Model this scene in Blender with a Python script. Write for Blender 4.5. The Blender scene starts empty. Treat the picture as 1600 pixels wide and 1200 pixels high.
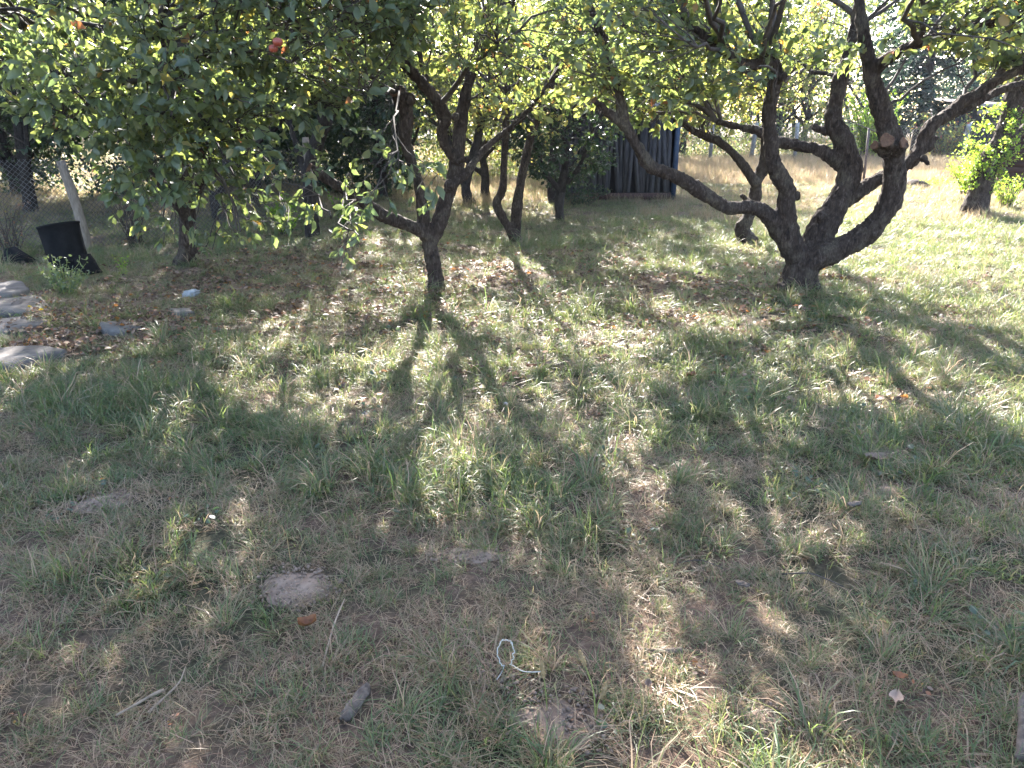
import bpy, math, random
import numpy as np
from mathutils import Vector, Matrix, kdtree, noise as mnoise

S = bpy.context.scene
COL = S.collection
PI = math.pi
R = math.radians

# ------------------------------------------------------------------ camera
CAM_H, PITCH, FPX = 1.6, R(19.5), 1202.0
cam_d = bpy.data.cameras.new('camera')
cam = bpy.data.objects.new('camera', cam_d)
COL.objects.link(cam)
cam.location = (0, 0, CAM_H)
cam.rotation_euler = (PI / 2 - PITCH, 0, 0)
cam_d.sensor_width = 36.0
cam_d.lens = 36.0 * FPX / 1600.0
cam_d.clip_start = 0.05
cam_d.clip_end = 600.0
S.camera = cam

# ------------------------------------------------------------------ daylight
SUN_EL, SUN_AZ = R(30.0), R(-5.4)          # azimuth from +Y, negative towards -X
W = bpy.data.worlds.new('World')
S.world = W
W.use_nodes = True
wn, wl = W.node_tree.nodes, W.node_tree.links
for n in list(wn):
    wn.remove(n)
sky = wn.new('ShaderNodeTexSky')
sky.sky_type = 'NISHITA'
sky.sun_disc = False
sky.sun_elevation = SUN_EL
sky.sun_rotation = SUN_AZ
sky.air_density = 0.85
sky.dust_density = 1.6
sky.ozone_density = 0.5
bg = wn.new('ShaderNodeBackground')
bg.inputs['Strength'].default_value = 0.112
wo = wn.new('ShaderNodeOutputWorld')
wl.new(sky.outputs[0], bg.inputs[0])
wl.new(bg.outputs[0], wo.inputs[0])
sd = bpy.data.lights.new('sun', 'SUN')
sd.energy = 4.9
sd.angle = R(0.53)
sd.color = (1.0, 0.95, 0.88)
sun = bpy.data.objects.new('sun', sd)
COL.objects.link(sun)
to_sun = Vector((math.sin(SUN_AZ) * math.cos(SUN_EL), math.cos(SUN_AZ) * math.cos(SUN_EL), math.sin(SUN_EL)))
sun.rotation_euler = to_sun.to_track_quat('Z', 'Y').to_euler()
sun.location = (0, 0, 30)
vs = S.view_settings
vs.view_transform = 'Standard'
vs.look = 'None'
vs.gamma = 1.0
vs.use_curve_mapping = False
vs.exposure = 3.2
S.cycles.max_bounces = 8
S.cycles.diffuse_bounces = 4
S.cycles.transmission_bounces = 4
S.cycles.transparent_max_bounces = 8
S.cycles.caustics_reflective = False
S.cycles.caustics_refractive = False
S.cycles.use_denoising = True

HAZE = 0.0003
# ------------------------------------------------------------------ placing helpers
CP, SP = math.cos(PITCH), math.sin(PITCH)


def ray(px, py):
    a, b = (px - 800.0) / FPX, (600.0 - py) / FPX
    return np.array((a, CP + SP * b, -SP + CP * b))


def relief(x, y):
    return (0.018 * np.sin(1.9 * x + 0.7) * np.cos(1.3 * y + 0.4) + 0.012 * np.sin(3.7 * x - 2.1 * y)
            + 0.010 * np.cos(5.3 * y + 2.2 * x + 1.0) + 0.006 * np.sin(9.1 * x + 3.0) * np.sin(8.3 * y))


def G(px, py):
    """the ground point that belongs to a measured spot"""
    d = ray(px, py)
    t = -CAM_H / d[2]
    x, y = d[0] * t, d[1] * t
    return np.array((x, y, float(relief(x, y))))


def P(px, py, Y):
    d = ray(px, py)
    t = Y / d[1]
    return np.array((d[0] * t, Y, CAM_H + d[2] * t))


# ------------------------------------------------------------------ object helpers
def link(name, me, mat=None, parent=None, loc=None):
    o = bpy.data.objects.new(name, me)
    COL.objects.link(o)
    if mat is not None and me is not None and len(me.materials) == 0:
        me.materials.append(mat)
    if parent is not None:
        o.parent = parent
        # children are written in world space; put them in the parent's space
        o.matrix_parent_inverse = Matrix.Identity(4)
        if loc is None:
            o.location = -Vector(parent['base'])
        else:
            o.location = Vector(loc) - Vector(parent['base'])
    elif loc is not None:
        o.location = loc
    return o


def tag(o, label=None, cat=None, group=None, kind=None):
    if label:
        o['label'] = label
    if cat:
        o['category'] = cat
    if group:
        o['group'] = group
    if kind:
        o['kind'] = kind
    return o


def thing(name, label, cat, base, group=None):
    o = bpy.data.objects.new(name, None)
    COL.objects.link(o)
    o.empty_display_size = 0.1
    o.location = base
    o['base'] = [float(v) for v in base]
    return tag(o, label, cat, group)


def done_bases():
    for o in bpy.data.objects:
        if 'base' in o:
            del o['base']


def mesh_np(name, verts, face_arrays, attrs=None, smooth=True):
    """verts (n,3); face_arrays a list of (m,k) index arrays"""
    me = bpy.data.meshes.new(name)
    verts = np.ascontiguousarray(verts, dtype=np.float32)
    me.vertices.add(len(verts))
    me.vertices.foreach_set('co', verts.ravel())
    loops = np.concatenate([np.asarray(f, dtype=np.int32).ravel() for f in face_arrays])
    sizes = np.concatenate([np.full(len(f), np.asarray(f).shape[1], dtype=np.int32) for f in face_arrays])
    starts = np.concatenate(([0], np.cumsum(sizes)[:-1])).astype(np.int32)
    me.loops.add(len(loops))
    me.loops.foreach_set('vertex_index', loops)
    me.polygons.add(len(sizes))
    me.polygons.foreach_set('loop_start', starts)
    me.polygons.foreach_set('loop_total', sizes)
    if smooth:
        me.polygons.foreach_set('use_smooth', np.ones(len(sizes), dtype=bool))
    for k, v in (attrs or {}).items():
        a = me.attributes.new(k, 'FLOAT', 'POINT')
        a.data.foreach_set('value', np.asarray(v, dtype=np.float32))
    me.update(calc_edges=True)
    return me


def norm(v):
    return v / np.maximum(np.linalg.norm(v, axis=-1, keepdims=True), 1e-9)


def tubes(polys, radii, sides=5, wob=0.0, rng=None):
    """polys (M,n,3), radii (M,n) -> verts, quads"""
    M, n, _ = polys.shape
    tan = norm(np.gradient(polys, axis=1))
    d = polys[:, -1] - polys[:, 0]
    ref = np.where(np.abs(norm(d)[:, 2:3]) > 0.8, np.array([[1.0, 0.1, 0]]), np.array([[0, 0.1, 1.0]]))
    u = norm(np.cross(d, ref))[:, None, :]
    b = norm(np.cross(tan, np.broadcast_to(u, tan.shape)))
    c = np.cross(b, tan)
    ang = np.arange(sides) * 2 * PI / sides
    rad = radii[:, :, None]
    if wob and rng is not None:
        rad = rad * (1 + wob * rng.standard_normal((M, n, sides)))
    v = polys[:, :, None, :] + (np.cos(ang)[None, None, :] * rad)[..., None] * b[:, :, None, :] \
        + (np.sin(ang)[None, None, :] * rad)[..., None] * c[:, :, None, :]
    idx = np.arange(M * n * sides).reshape(M, n, sides)
    a0, a1 = idx[:, :-1], idx[:, 1:]
    q = np.stack((a0, np.roll(a0, -1, axis=2), np.roll(a1, -1, axis=2), a1), axis=-1).reshape(-1, 4)
    return v.reshape(-1, 3), q


def tube_caps(M, n, sides):
    idx = np.arange(M * n * sides).reshape(M, n, sides)
    return np.concatenate((idx[:, 0, ::-1], idx[:, -1, :]))


def spline(pts, rad, step=0.04):
    """Catmull-Rom through pts, resampled"""
    pts = np.asarray(pts, float)
    rad = np.asarray(rad, float)
    p = np.vstack((2 * pts[0] - pts[1], pts, 2 * pts[-1] - pts[-2]))
    out, ro = [], []
    for i in range(len(pts) - 1):
        a, b, c, d = p[i], p[i + 1], p[i + 2], p[i + 3]
        k = max(2, int(np.linalg.norm(c - b) / step))
        t = np.linspace(0, 1, k, endpoint=False)[:, None]
        out.append(0.5 * (2 * b + (c - a) * t + (2 * a - 5 * b + 4 * c - d) * t ** 2 + (3 * b - a - 3 * c + d) * t ** 3))
        ro.append(rad[i] + (rad[i + 1] - rad[i]) * t[:, 0])
    out.append(pts[-1:])
    ro.append(rad[-1:])
    return np.vstack(out), np.concatenate(ro)


def box_mesh(name, size, bevel=0.0, jit=0.0, rng=None):
    x, y, z = [s / 2 for s in size]
    v = np.array([(-x, -y, -z), (x, -y, -z), (x, y, -z), (-x, y, -z), (-x, -y, z), (x, -y, z), (x, y, z), (-x, y, z)])
    if jit:
        v = v + rng.uniform(-jit, jit, v.shape)
    f = [[(0, 3, 2, 1), (4, 5, 6, 7), (0, 1, 5, 4), (1, 2, 6, 5), (2, 3, 7, 6), (3, 0, 4, 7)]]
    return mesh_np(name, v, f, smooth=False)


# ------------------------------------------------------------------ materials
def new_mat(name):
    m = bpy.data.materials.new(name)
    m.use_nodes = True
    nt = m.node_tree
    for n in list(nt.nodes):
        nt.nodes.remove(n)
    out = nt.nodes.new('ShaderNodeOutputMaterial')
    return m, nt, out


def nd(nt, kind, **kw):
    n = nt.nodes.new(kind)
    for k, v in kw.items():
        if k in n.inputs:
            n.inputs[k].default_value = v
        else:
            setattr(n, k, v)
    return n


def ramp(nt, stops, interp='LINEAR'):
    r = nt.nodes.new('ShaderNodeValToRGB')
    r.color_ramp.interpolation = interp
    e = r.color_ramp.elements
    while len(e) < len(stops):
        e.new(0.5)
    for i, (p, c) in enumerate(stops):
        e[i].position = p
        e[i].color = (*c, 1)
    return r


def leaf_mat(name, stops, tstops, trans=0.5, rough=0.42, spec=0.35):
    m, nt, out = new_mat(name)
    at = nd(nt, 'ShaderNodeAttribute', attribute_name='hue')
    oi = nd(nt, 'ShaderNodeObjectInfo')
    r1, r2 = ramp(nt, stops), ramp(nt, tstops)
    nt.links.new(at.outputs['Fac'], r1.inputs[0])
    nt.links.new(at.outputs['Fac'], r2.inputs[0])
    tex = nd(nt, 'ShaderNodeTexNoise', Scale=60.0, Detail=2.0)
    geo = nd(nt, 'ShaderNodeNewGeometry')
    nt.links.new(geo.outputs['Position'], tex.inputs['Vector'])
    mr = nd(nt, 'ShaderNodeMapRange')
    mr.inputs['To Min'].default_value = 0.72
    mr.inputs['To Max'].default_value = 1.28
    nt.links.new(tex.outputs['Fac'], mr.inputs['Value'])
    mul = nd(nt, 'ShaderNodeMix', data_type='RGBA', blend_type='MULTIPLY')
    mul.inputs['Factor'].default_value = 1.0
    nt.links.new(r1.outputs[0], mul.inputs['A'])
    nt.links.new(mr.outputs[0], mul.inputs['B'])
    pb = nd(nt, 'ShaderNodeBsdfPrincipled', Roughness=rough)
    pb.inputs['Specular IOR Level'].default_value = spec
    nt.links.new(mul.outputs['Result'], pb.inputs['Base Color'])
    tr = nd(nt, 'ShaderNodeBsdfTranslucent')
    nt.links.new(r2.outputs[0], tr.inputs['Color'])
    mx = nd(nt, 'ShaderNodeMixShader')
    mx.inputs[0].default_value = trans
    nt.links.new(pb.outputs[0], mx.inputs[1])
    nt.links.new(tr.outputs[0], mx.inputs[2])
    nt.links.new(mx.outputs[0], out.inputs[0])
    return m


def bark_mat(name, dark, mid, light, scale=1.0):
    m, nt, out = new_mat(name)
    geo = nd(nt, 'ShaderNodeNewGeometry')
    mp = nd(nt, 'ShaderNodeMapping')
    mp.inputs['Scale'].default_value = (1, 1, 0.35)
    nt.links.new(geo.outputs['Position'], mp.inputs['Vector'])
    n1 = nd(nt, 'ShaderNodeTexNoise', Scale=70.0 * scale, Detail=8.0, Roughness=0.7, Distortion=0.6)
    n2 = nd(nt, 'ShaderNodeTexNoise', Scale=6.0 * scale, Detail=4.0)
    vo = nd(nt, 'ShaderNodeTexNoise', Scale=26.0 * scale, Detail=3.0, Roughness=0.5, Distortion=1.2)
    for n in (n1, vo):
        nt.links.new(mp.outputs[0], n.inputs['Vector'])
    nt.links.new(geo.outputs['Position'], n2.inputs['Vector'])
    mix = nd(nt, 'ShaderNodeMath', operation='MULTIPLY_ADD')
    nt.links.new(vo.outputs['Fac'], mix.inputs[0])
    mix.inputs[1].default_value = 0.55
    sb = nd(nt, 'ShaderNodeMath', operation='MULTIPLY')
    sb.inputs[1].default_value = 0.6
    nt.links.new(n1.outputs['Fac'], sb.inputs[0])
    nt.links.new(sb.outputs[0], mix.inputs[2])
    cr = ramp(nt, [(0.42, dark), (0.60, mid), (0.80, light)])
    nt.links.new(mix.outputs[0], cr.inputs[0])
    lich = ramp(nt, [(0.52, (0, 0, 0)), (0.66, (1, 1, 1))])
    nt.links.new(n2.outputs['Fac'], lich.inputs[0])
    lm = nd(nt, 'ShaderNodeMix', data_type='RGBA')
    nt.links.new(lich.outputs[0], lm.inputs['Factor'])
    nt.links.new(cr.outputs[0], lm.inputs['A'])
    cr2 = ramp(nt, [(0.3, tuple(1.0 * c for c in dark)), (0.75, (light[0] * 1.15, light[1] * 1.2, light[2] * 1.1))])
    nt.links.new(n1.outputs['Fac'], cr2.inputs[0])
    nt.links.new(cr2.outputs[0], lm.inputs['B'])
    pb = nd(nt, 'ShaderNodeBsdfPrincipled', Roughness=0.9)
    pb.inputs['Specular IOR Level'].default_value = 0.2
    nt.links.new(lm.outputs['Result'], pb.inputs['Base Color'])
    bp = nd(nt, 'ShaderNodeBump', Strength=1.0, Distance=0.022)
    nt.links.new(mix.outputs[0], bp.inputs['Height'])
    nt.links.new(bp.outputs[0], pb.inputs['Normal'])
    nt.links.new(pb.outputs[0], out.inputs[0])
    return m


def rough_mat(name, c1, c2, scale=8.0, rough=0.85, bump=0.3, dist=0.01, stretch=(1, 1, 1), spec=0.3, detail=6.0):
    m, nt, out = new_mat(name)
    tc = nd(nt, 'ShaderNodeTexCoord')
    mp = nd(nt, 'ShaderNodeMapping')
    mp.inputs['Scale'].default_value = stretch
    nt.links.new(tc.outputs['Object'], mp.inputs['Vector'])
    oi = nd(nt, 'ShaderNodeObjectInfo')
    add = nd(nt, 'ShaderNodeVectorMath', operation='ADD')
    nt.links.new(mp.outputs[0], add.inputs[0])
    sc = nd(nt, 'ShaderNodeMath', operation='MULTIPLY')
    sc.inputs[1].default_value = 37.0
    nt.links.new(oi.outputs['Random'], sc.inputs[0])
    nt.links.new(sc.outputs[0], add.inputs[1])
    n1 = nd(nt, 'ShaderNodeTexNoise', Scale=scale, Detail=detail, Roughness=0.65)
    nt.links.new(add.outputs[0], n1.inputs['Vector'])
    cr = ramp(nt, [(0.3, c1), (0.72, c2)])
    nt.links.new(n1.outputs['Fac'], cr.inputs[0])
    mr = nd(nt, 'ShaderNodeMapRange')
    mr.inputs['To Min'].default_value = 0.75
    mr.inputs['To Max'].default_value = 1.25
    nt.links.new(oi.outputs['Random'], mr.inputs['Value'])
    mul = nd(nt, 'ShaderNodeMix', data_type='RGBA', blend_type='MULTIPLY')
    mul.inputs['Factor'].default_value = 1.0
    nt.links.new(cr.outputs[0], mul.inputs['A'])
    nt.links.new(mr.outputs[0], mul.inputs['B'])
    pb = nd(nt, 'ShaderNodeBsdfPrincipled', Roughness=rough)
    pb.inputs['Specular IOR Level'].default_value = spec
    nt.links.new(mul.outputs['Result'], pb.inputs['Base Color'])
    bp = nd(nt, 'ShaderNodeBump', Strength=bump, Distance=dist)
    nt.links.new(n1.outputs['Fac'], bp.inputs['Height'])
    nt.links.new(bp.outputs[0], pb.inputs['Normal'])
    nt.links.new(pb.outputs[0], out.inputs[0])
    return m


M = {}
M['bark'] = bark_mat('apple_bark', (0.013, 0.009, 0.008), (0.044, 0.030, 0.024), (0.125, 0.094, 0.078))
M['bark_dark'] = bark_mat('dark_bark', (0.012, 0.010, 0.010), (0.033, 0.026, 0.024), (0.07, 0.057, 0.052))
M['twig'] = rough_mat('twig_bark', (0.030, 0.023, 0.020), (0.095, 0.074, 0.064), 20, 0.85, 0.2, 0.003)
M['cut'] = rough_mat('cut_wood', (0.07, 0.036, 0.025), (0.19, 0.105, 0.068), 45, 0.85, 0.5, 0.006)
LEAF = [(0.0, (0.064, 0.088, 0.062)), (0.45, (0.088, 0.115, 0.070)), (0.75, (0.118, 0.132, 0.062)), (0.90, (0.20, 0.18, 0.06)),
        (0.96, (0.23, 0.13, 0.05)), (1.0, (0.18, 0.075, 0.05))]
LEAFT = [(0.0, (0.13, 0.20, 0.07)), (0.45, (0.25, 0.32, 0.08)), (0.75, (0.42, 0.44, 0.09)), (0.90, (0.56, 0.46, 0.09)),
         (0.96, (0.54, 0.28, 0.06)), (1.0, (0.38, 0.12, 0.05))]
M['leaf'] = leaf_mat('apple_leaf', LEAF, LEAFT, 0.46, 0.48, 0.75)
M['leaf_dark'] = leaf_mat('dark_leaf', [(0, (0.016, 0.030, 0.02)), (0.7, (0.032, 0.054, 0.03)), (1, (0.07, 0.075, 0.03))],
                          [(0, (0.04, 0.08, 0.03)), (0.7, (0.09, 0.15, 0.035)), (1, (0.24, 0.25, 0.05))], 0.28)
M['leaf_fresh'] = leaf_mat('fresh_leaf', [(0, (0.05, 0.11, 0.03)), (0.7, (0.11, 0.19, 0.04)), (1, (0.2, 0.22, 0.05))],
                           [(0, (0.25, 0.45, 0.05)), (0.7, (0.42, 0.6, 0.07)), (1, (0.6, 0.6, 0.08))], 0.5)
M['needle'] = leaf_mat('conifer_needles', [(0, (0.018, 0.032, 0.03)), (1, (0.045, 0.07, 0.06))],
                       [(0, (0.03, 0.06, 0.04)), (1, (0.07, 0.12, 0.07))], 0.25)
GR = [(0.0, (0.048, 0.082, 0.035)), (0.40, (0.092, 0.118, 0.052)), (0.62, (0.20, 0.150, 0.088)), (0.82, (0.37, 0.25, 0.16)), (1.0, (0.24, 0.135, 0.088))]
GT = [(0.0, (0.16, 0.26, 0.06)), (0.40, (0.32, 0.37, 0.11)), (0.62, (0.44, 0.35, 0.20)), (0.82, (0.47, 0.34, 0.23)), (1.0, (0.30, 0.18, 0.12))]
M['grass'] = leaf_mat('grass_blade', GR, GT, 0.36, 0.45, 0.4)
LI = [(0.0, (0.075, 0.045, 0.032)), (0.5, (0.15, 0.096, 0.068)), (0.8, (0.27, 0.18, 0.125)), (0.93, (0.30, 0.10, 0.04)), (1.0, (0.33, 0.26, 0.06))]
M['litter'] = leaf_mat('fallen_leaf', LI, [(p, tuple(c * 1.2 for c in col)) for p, col in LI], 0.3, 0.6, 0.3)
M['tub'] = rough_mat('black_rubber', (0.006, 0.006, 0.007), (0.013, 0.013, 0.015), 15, 0.9, 0.3, 0.006, spec=0.08)
M['plank'] = rough_mat('weathered_board', (0.018, 0.017, 0.020), (0.085, 0.078, 0.086), 14, 0.9, 0.5, 0.006, (4, 4, 0.35))
M['blue'] = rough_mat('blue_paint', (0.018, 0.032, 0.065), (0.04, 0.062, 0.11), 10, 0.6, 0.2)
M['tin'] = rough_mat('roof_tin', (0.10, 0.085, 0.08), (0.24, 0.20, 0.185), 5, 0.6, 0.2)
M['brown_wall'] = rough_mat('brown_board', (0.030, 0.015, 0.013), (0.058, 0.029, 0.024), 9, 0.85, 0.3, 0.005, (0.4, 3, 3))
M['dark_wood'] = rough_mat('dark_wood', (0.014, 0.014, 0.018), (0.03, 0.03, 0.036), 9, 0.85, 0.3)
M['post'] = rough_mat('grey_post_wood', (0.11, 0.085, 0.068), (0.26, 0.21, 0.17), 18, 0.9, 0.5, 0.006, (3, 3, 0.4))
M['concrete'] = rough_mat('concrete', (0.20, 0.19, 0.18), (0.36, 0.34, 0.33), 9, 0.9, 0.5, 0.006)
M['slab'] = rough_mat('path_slab', (0.065, 0.057, 0.053), (0.155, 0.14, 0.13), 9, 0.9, 0.5, 0.008)
M['iron'] = rough_mat('rusty_iron', (0.06, 0.045, 0.04), (0.14, 0.10, 0.085), 25, 0.7, 0.2, 0.003)
M['wire'] = rough_mat('galvanised_wire', (0.06, 0.055, 0.055), (0.14, 0.13, 0.13), 30, 0.5, 0.1, 0.001, spec=0.6)
M['white'] = rough_mat('white_plastic', (0.17, 0.17, 0.18), (0.30, 0.30, 0.31), 8, 0.5, 0.2, 0.004)
M['twine'] = rough_mat('pale_twine', (0.30, 0.28, 0.24), (0.50, 0.47, 0.42), 60, 0.8, 0.4, 0.002)
M['stick'] = rough_mat('dry_stick', (0.12, 0.085, 0.06), (0.28, 0.21, 0.15), 22, 0.85, 0.5, 0.003)
M['greystick'] = rough_mat('grey_stick', (0.12, 0.108, 0.10), (0.27, 0.25, 0.235), 20, 0.85, 0.5, 0.003)
M['barkchip'] = rough_mat('bark_chip', (0.05, 0.038, 0.03), (0.16, 0.125, 0.10), 34, 0.95, 0.8, 0.006)
M['deadleaf'] = rough_mat('orange_dead_leaf', (0.09, 0.036, 0.02), (0.22, 0.085, 0.03), 25, 0.6, 0.3, 0.003)
M['tanleaf'] = rough_mat('tan_dead_leaf', (0.16, 0.105, 0.075), (0.28, 0.19, 0.135), 25, 0.7, 0.3, 0.003)
M['apple'] = rough_mat('apple_skin', (0.17, 0.018, 0.014), (0.30, 0.06, 0.025), 9, 0.45, 0.0, spec=0.5)
M['stalk'] = rough_mat('green_stalk', (0.13, 0.17, 0.04), (0.24, 0.25, 0.08), 20, 0.6, 0.1)
M['seed'] = rough_mat('seed_head', (0.15, 0.10, 0.045), (0.30, 0.21, 0.11), 90, 0.9, 0.8, 0.004)
M['yellow'] = rough_mat('yellow_petal', (0.7, 0.45, 0.02), (0.8, 0.58, 0.04), 40, 0.6, 0.4, 0.003)
M['cloverflower'] = rough_mat('clover_flower', (0.45, 0.38, 0.34), (0.66, 0.60, 0.56), 90, 0.8, 0.8, 0.004)
M['soil'] = rough_mat('bare_soil', (0.125, 0.082, 0.058), (0.27, 0.195, 0.145), 14, 0.95, 0.9, 0.012, detail=10)
M['darksoil'] = rough_mat('dark_soil', (0.022, 0.016, 0.013), (0.06, 0.044, 0.034), 14, 0.95, 0.9, 0.012, detail=10)


def ground_mat():
    m, nt, out = new_mat('ground_soil_and_thatch')
    geo = nd(nt, 'ShaderNodeNewGeometry')
    n1 = nd(nt, 'ShaderNodeTexNoise', Scale=1.1, Detail=5.0, Roughness=0.6)
    n2 = nd(nt, 'ShaderNodeTexNoise', Scale=34.0, Detail=8.0, Roughness=0.75)
    n3 = nd(nt, 'ShaderNodeTexNoise', Scale=150.0, Detail=3.0, Roughness=0.8)
    for n in (n1, n2, n3):
        nt.links.new(geo.outputs['Position'], n.inputs['Vector'])
    thatch = ramp(nt, [(0.32, (0.040, 0.026, 0.019)), (0.54, (0.115, 0.076, 0.054)), (0.78, (0.28, 0.20, 0.145))])
    green = ramp(nt, [(0.34, (0.022, 0.021, 0.013)), (0.58, (0.062, 0.055, 0.031)), (0.8, (0.15, 0.12, 0.08))])
    nt.links.new(n2.outputs['Fac'], thatch.inputs[0])
    nt.links.new(n2.outputs['Fac'], green.inputs[0])
    sel = ramp(nt, [(0.44, (0, 0, 0)), (0.56, (1, 1, 1))])
    nt.links.new(n1.outputs['Fac'], sel.inputs[0])
    mx = nd(nt, 'ShaderNodeMix', data_type='RGBA')
    nt.links.new(sel.outputs[0], mx.inputs['Factor'])
    nt.links.new(thatch.outputs[0], mx.inputs['A'])
    nt.links.new(green.outputs[0], mx.inputs['B'])
    pb = nd(nt, 'ShaderNodeBsdfPrincipled', Roughness=0.95)
    pb.inputs['Specular IOR Level'].default_value = 0.15
    nt.links.new(mx.outputs['Result'], pb.inputs['Base Color'])
    b1 = nd(nt, 'ShaderNodeBump', Strength=0.8, Distance=0.015)
    b2 = nd(nt, 'ShaderNodeBump', Strength=0.7, Distance=0.004)
    nt.links.new(n2.outputs['Fac'], b1.inputs['Height'])
    nt.links.new(n3.outputs['Fac'], b2.inputs['Height'])
    nt.links.new(b1.outputs[0], b2.inputs['Normal'])
    nt.links.new(b2.outputs[0], pb.inputs['Normal'])
    nt.links.new(pb.outputs[0], out.inputs[0])
    return m


M['ground'] = ground_mat()

# ------------------------------------------------------------------ ground sheet
def axis(lo, hi, step, far):
    a = list(np.arange(lo, hi, step))
    s = step
    while a[-1] < far:
        s *= 1.18
        a.append(a[-1] + s)
    return np.array(a)


gy = axis(-3.0, 14.0, 0.10, 110)
gy = np.concatenate((np.array([-30, -15, -8, -5]), gy))
gxp = axis(0.0, 9.0, 0.10, 110)
gx = np.concatenate((-gxp[:0:-1], gxp))
XX, YY = np.meshgrid(gx, gy)
ZZ = relief(XX, YY)
gi = np.arange(XX.size).reshape(XX.shape)
gq = np.stack((gi[:-1, :-1], gi[:-1, 1:], gi[1:, 1:], gi[1:, :-1]), -1).reshape(-1, 4)
ground = link('ground', mesh_np('ground', np.stack((XX, YY, ZZ), -1).reshape(-1, 3), [gq]), M['ground'])
tag(ground, 'bare soil and dry thatch of the orchard floor under the grass', kind='structure')

# ------------------------------------------------------------------ leaves
LEAF_HI_V = np.array([(0, 0, 0), (-.22, .30, .05), (0, .30, -.02), (.22, .30, .05), (-.24, .64, .03), (0, .64, -.05), (.24, .64, .03), (0, 1, -.16)], float)
LEAF_HI_T = np.array([(0, 2, 1), (0, 3, 2), (4, 5, 7), (5, 6, 7)])
LEAF_HI_Q = np.array([(1, 2, 5, 4), (2, 3, 6, 5)])
LEAF_LO_V = np.array([(0, 0, 0), (-.27, .5, .05), (.27, .5, .05), (0, 1, -.06)], float)
LEAF_LO_T = np.array([(0, 2, 3), (0, 3, 1)])


def leaf_frames(dirs, rng, flat=0.6):
    """right, forward, up for each leaf"""
    n = len(dirs)
    f = norm(dirs)
    upv = norm(np.array([0, 0, 1.0]) * flat + rng.standard_normal((n, 3)) * 0.55)
    r = norm(np.cross(f, upv))
    u = np.cross(r, f)
    return r, f, u


def leaf_mesh(name, pos, dirs, size, hue, rng, hi=True, width=1.0, flat=0.6):
    r, f, u = leaf_frames(dirs, rng, flat)
    T = LEAF_HI_V if hi else LEAF_LO_V
    k = len(T)
    sz = size[:, None, None]
    wv = (width * rng.uniform(0.8, 1.2, len(pos)))[:, None, None]
    cur = rng.uniform(0.2, 2.2, len(pos))[:, None, None]
    v = pos[:, None, :] + sz * (T[None, :, 0:1] * wv * r[:, None, :] + T[None, :, 1:2] * f[:, None, :] + T[None, :, 2:3] * cur * u[:, None, :])
    off = (np.arange(len(pos)) * k)[:, None, None]
    faces = [(LEAF_HI_T[None] + off).reshape(-1, 3), (LEAF_HI_Q[None] + off).reshape(-1, 4)] if hi else [(LEAF_LO_T[None] + off).reshape(-1, 3)]
    return mesh_np(name, v.reshape(-1, 3), faces, {'hue': np.repeat(hue, k)}, smooth=hi)


# shared meshes for the leaves that are objects of their own
def single_leaf_meshes(mat, n=10, seed=3):
    rng = np.random.default_rng(seed)
    out = []
    for i in range(n):
        h = rng.choice([0.15, 0.3, 0.4, 0.5, 0.6, 0.72, 0.84, 0.9]) if i < n - 1 else 0.93
        v = LEAF_HI_V.copy()
        v[:, 2] *= rng.uniform(0.3, 2.0)
        v[:, 0] *= rng.uniform(0.85, 1.15)
        me = mesh_np('leaf', v, [LEAF_HI_T, LEAF_HI_Q], {'hue': np.full(8, h)})
        me.materials.append(mat)
        out.append((h, me))
    return out


SINGLE = single_leaf_meshes(M['leaf'])


def clump(p, seed, s):
    r = np.random.default_rng(seed)
    v = np.zeros(len(p))
    for i in range(6):
        k = r.standard_normal(3) * s
        v += np.sin(p @ k + r.uniform(0, 6.28))
    return v / 6


def in_ells(rng, ells, n, seed, shell=0.35, scale=2.2, thr=-0.12):
    """points in the crown's volume, clumped"""
    out = []
    w = np.array([e[2] if len(e) > 2 else 1.0 for e in ells])
    w = w / w.sum()
    got = 0
    while got < n:
        m = 4 * n
        idx = rng.choice(len(ells), m, p=w)
        c = np.array([e[0] for e in ells])[idx]
        r = np.array([e[1] for e in ells])[idx]
        d = norm(rng.standard_normal((m, 3)))
        rad = rng.uniform(0, 1, m) ** (1 / (3 + 3 * shell))
        p = c + d * r * rad[:, None]
        keep = clump(p, seed, scale) > thr
        p = p[keep]
        out.append(p)
        got += len(p)
    return np.vstack(out)[:n]


def connect(targets, nodes, node_r, anchor, r0, r1, npts, arch, rng, pull=0.3):
    kd = kdtree.KDTree(len(nodes))
    for i, p in enumerate(nodes):
        kd.insert(p, i)
    kd.balance()
    q = targets + pull * (anchor - targets)
    near = np.array([kd.find(p)[1] for p in q])
    base = nodes[near]
    br = node_r[near]
    d = targets - base
    L = np.linalg.norm(d, axis=1)
    ctrl = base + 0.5 * d + rng.standard_normal(d.shape) * (0.11 * L)[:, None]
    ctrl[:, 2] += arch * L
    t = np.linspace(0, 1, npts)[None, :, None]
    pol = (1 - t) ** 2 * base[:, None] + 2 * t * (1 - t) * ctrl[:, None] + t ** 2 * targets[:, None]
    jit = rng.standard_normal(pol.shape) * (0.018 * np.minimum(L, 1.0))[:, None, None]
    jit[:, 0] = 0
    pol = pol + jit
    ra = np.minimum(r0 * np.clip(L, 0.5, 1.6), br * 0.8)
    rad = ra[:, None] + (np.minimum(r1, ra)[:, None] - ra[:, None]) * np.linspace(0, 1, npts)[None]
    return pol, rad, L


DG = bpy.context.evaluated_depsgraph_get


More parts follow.
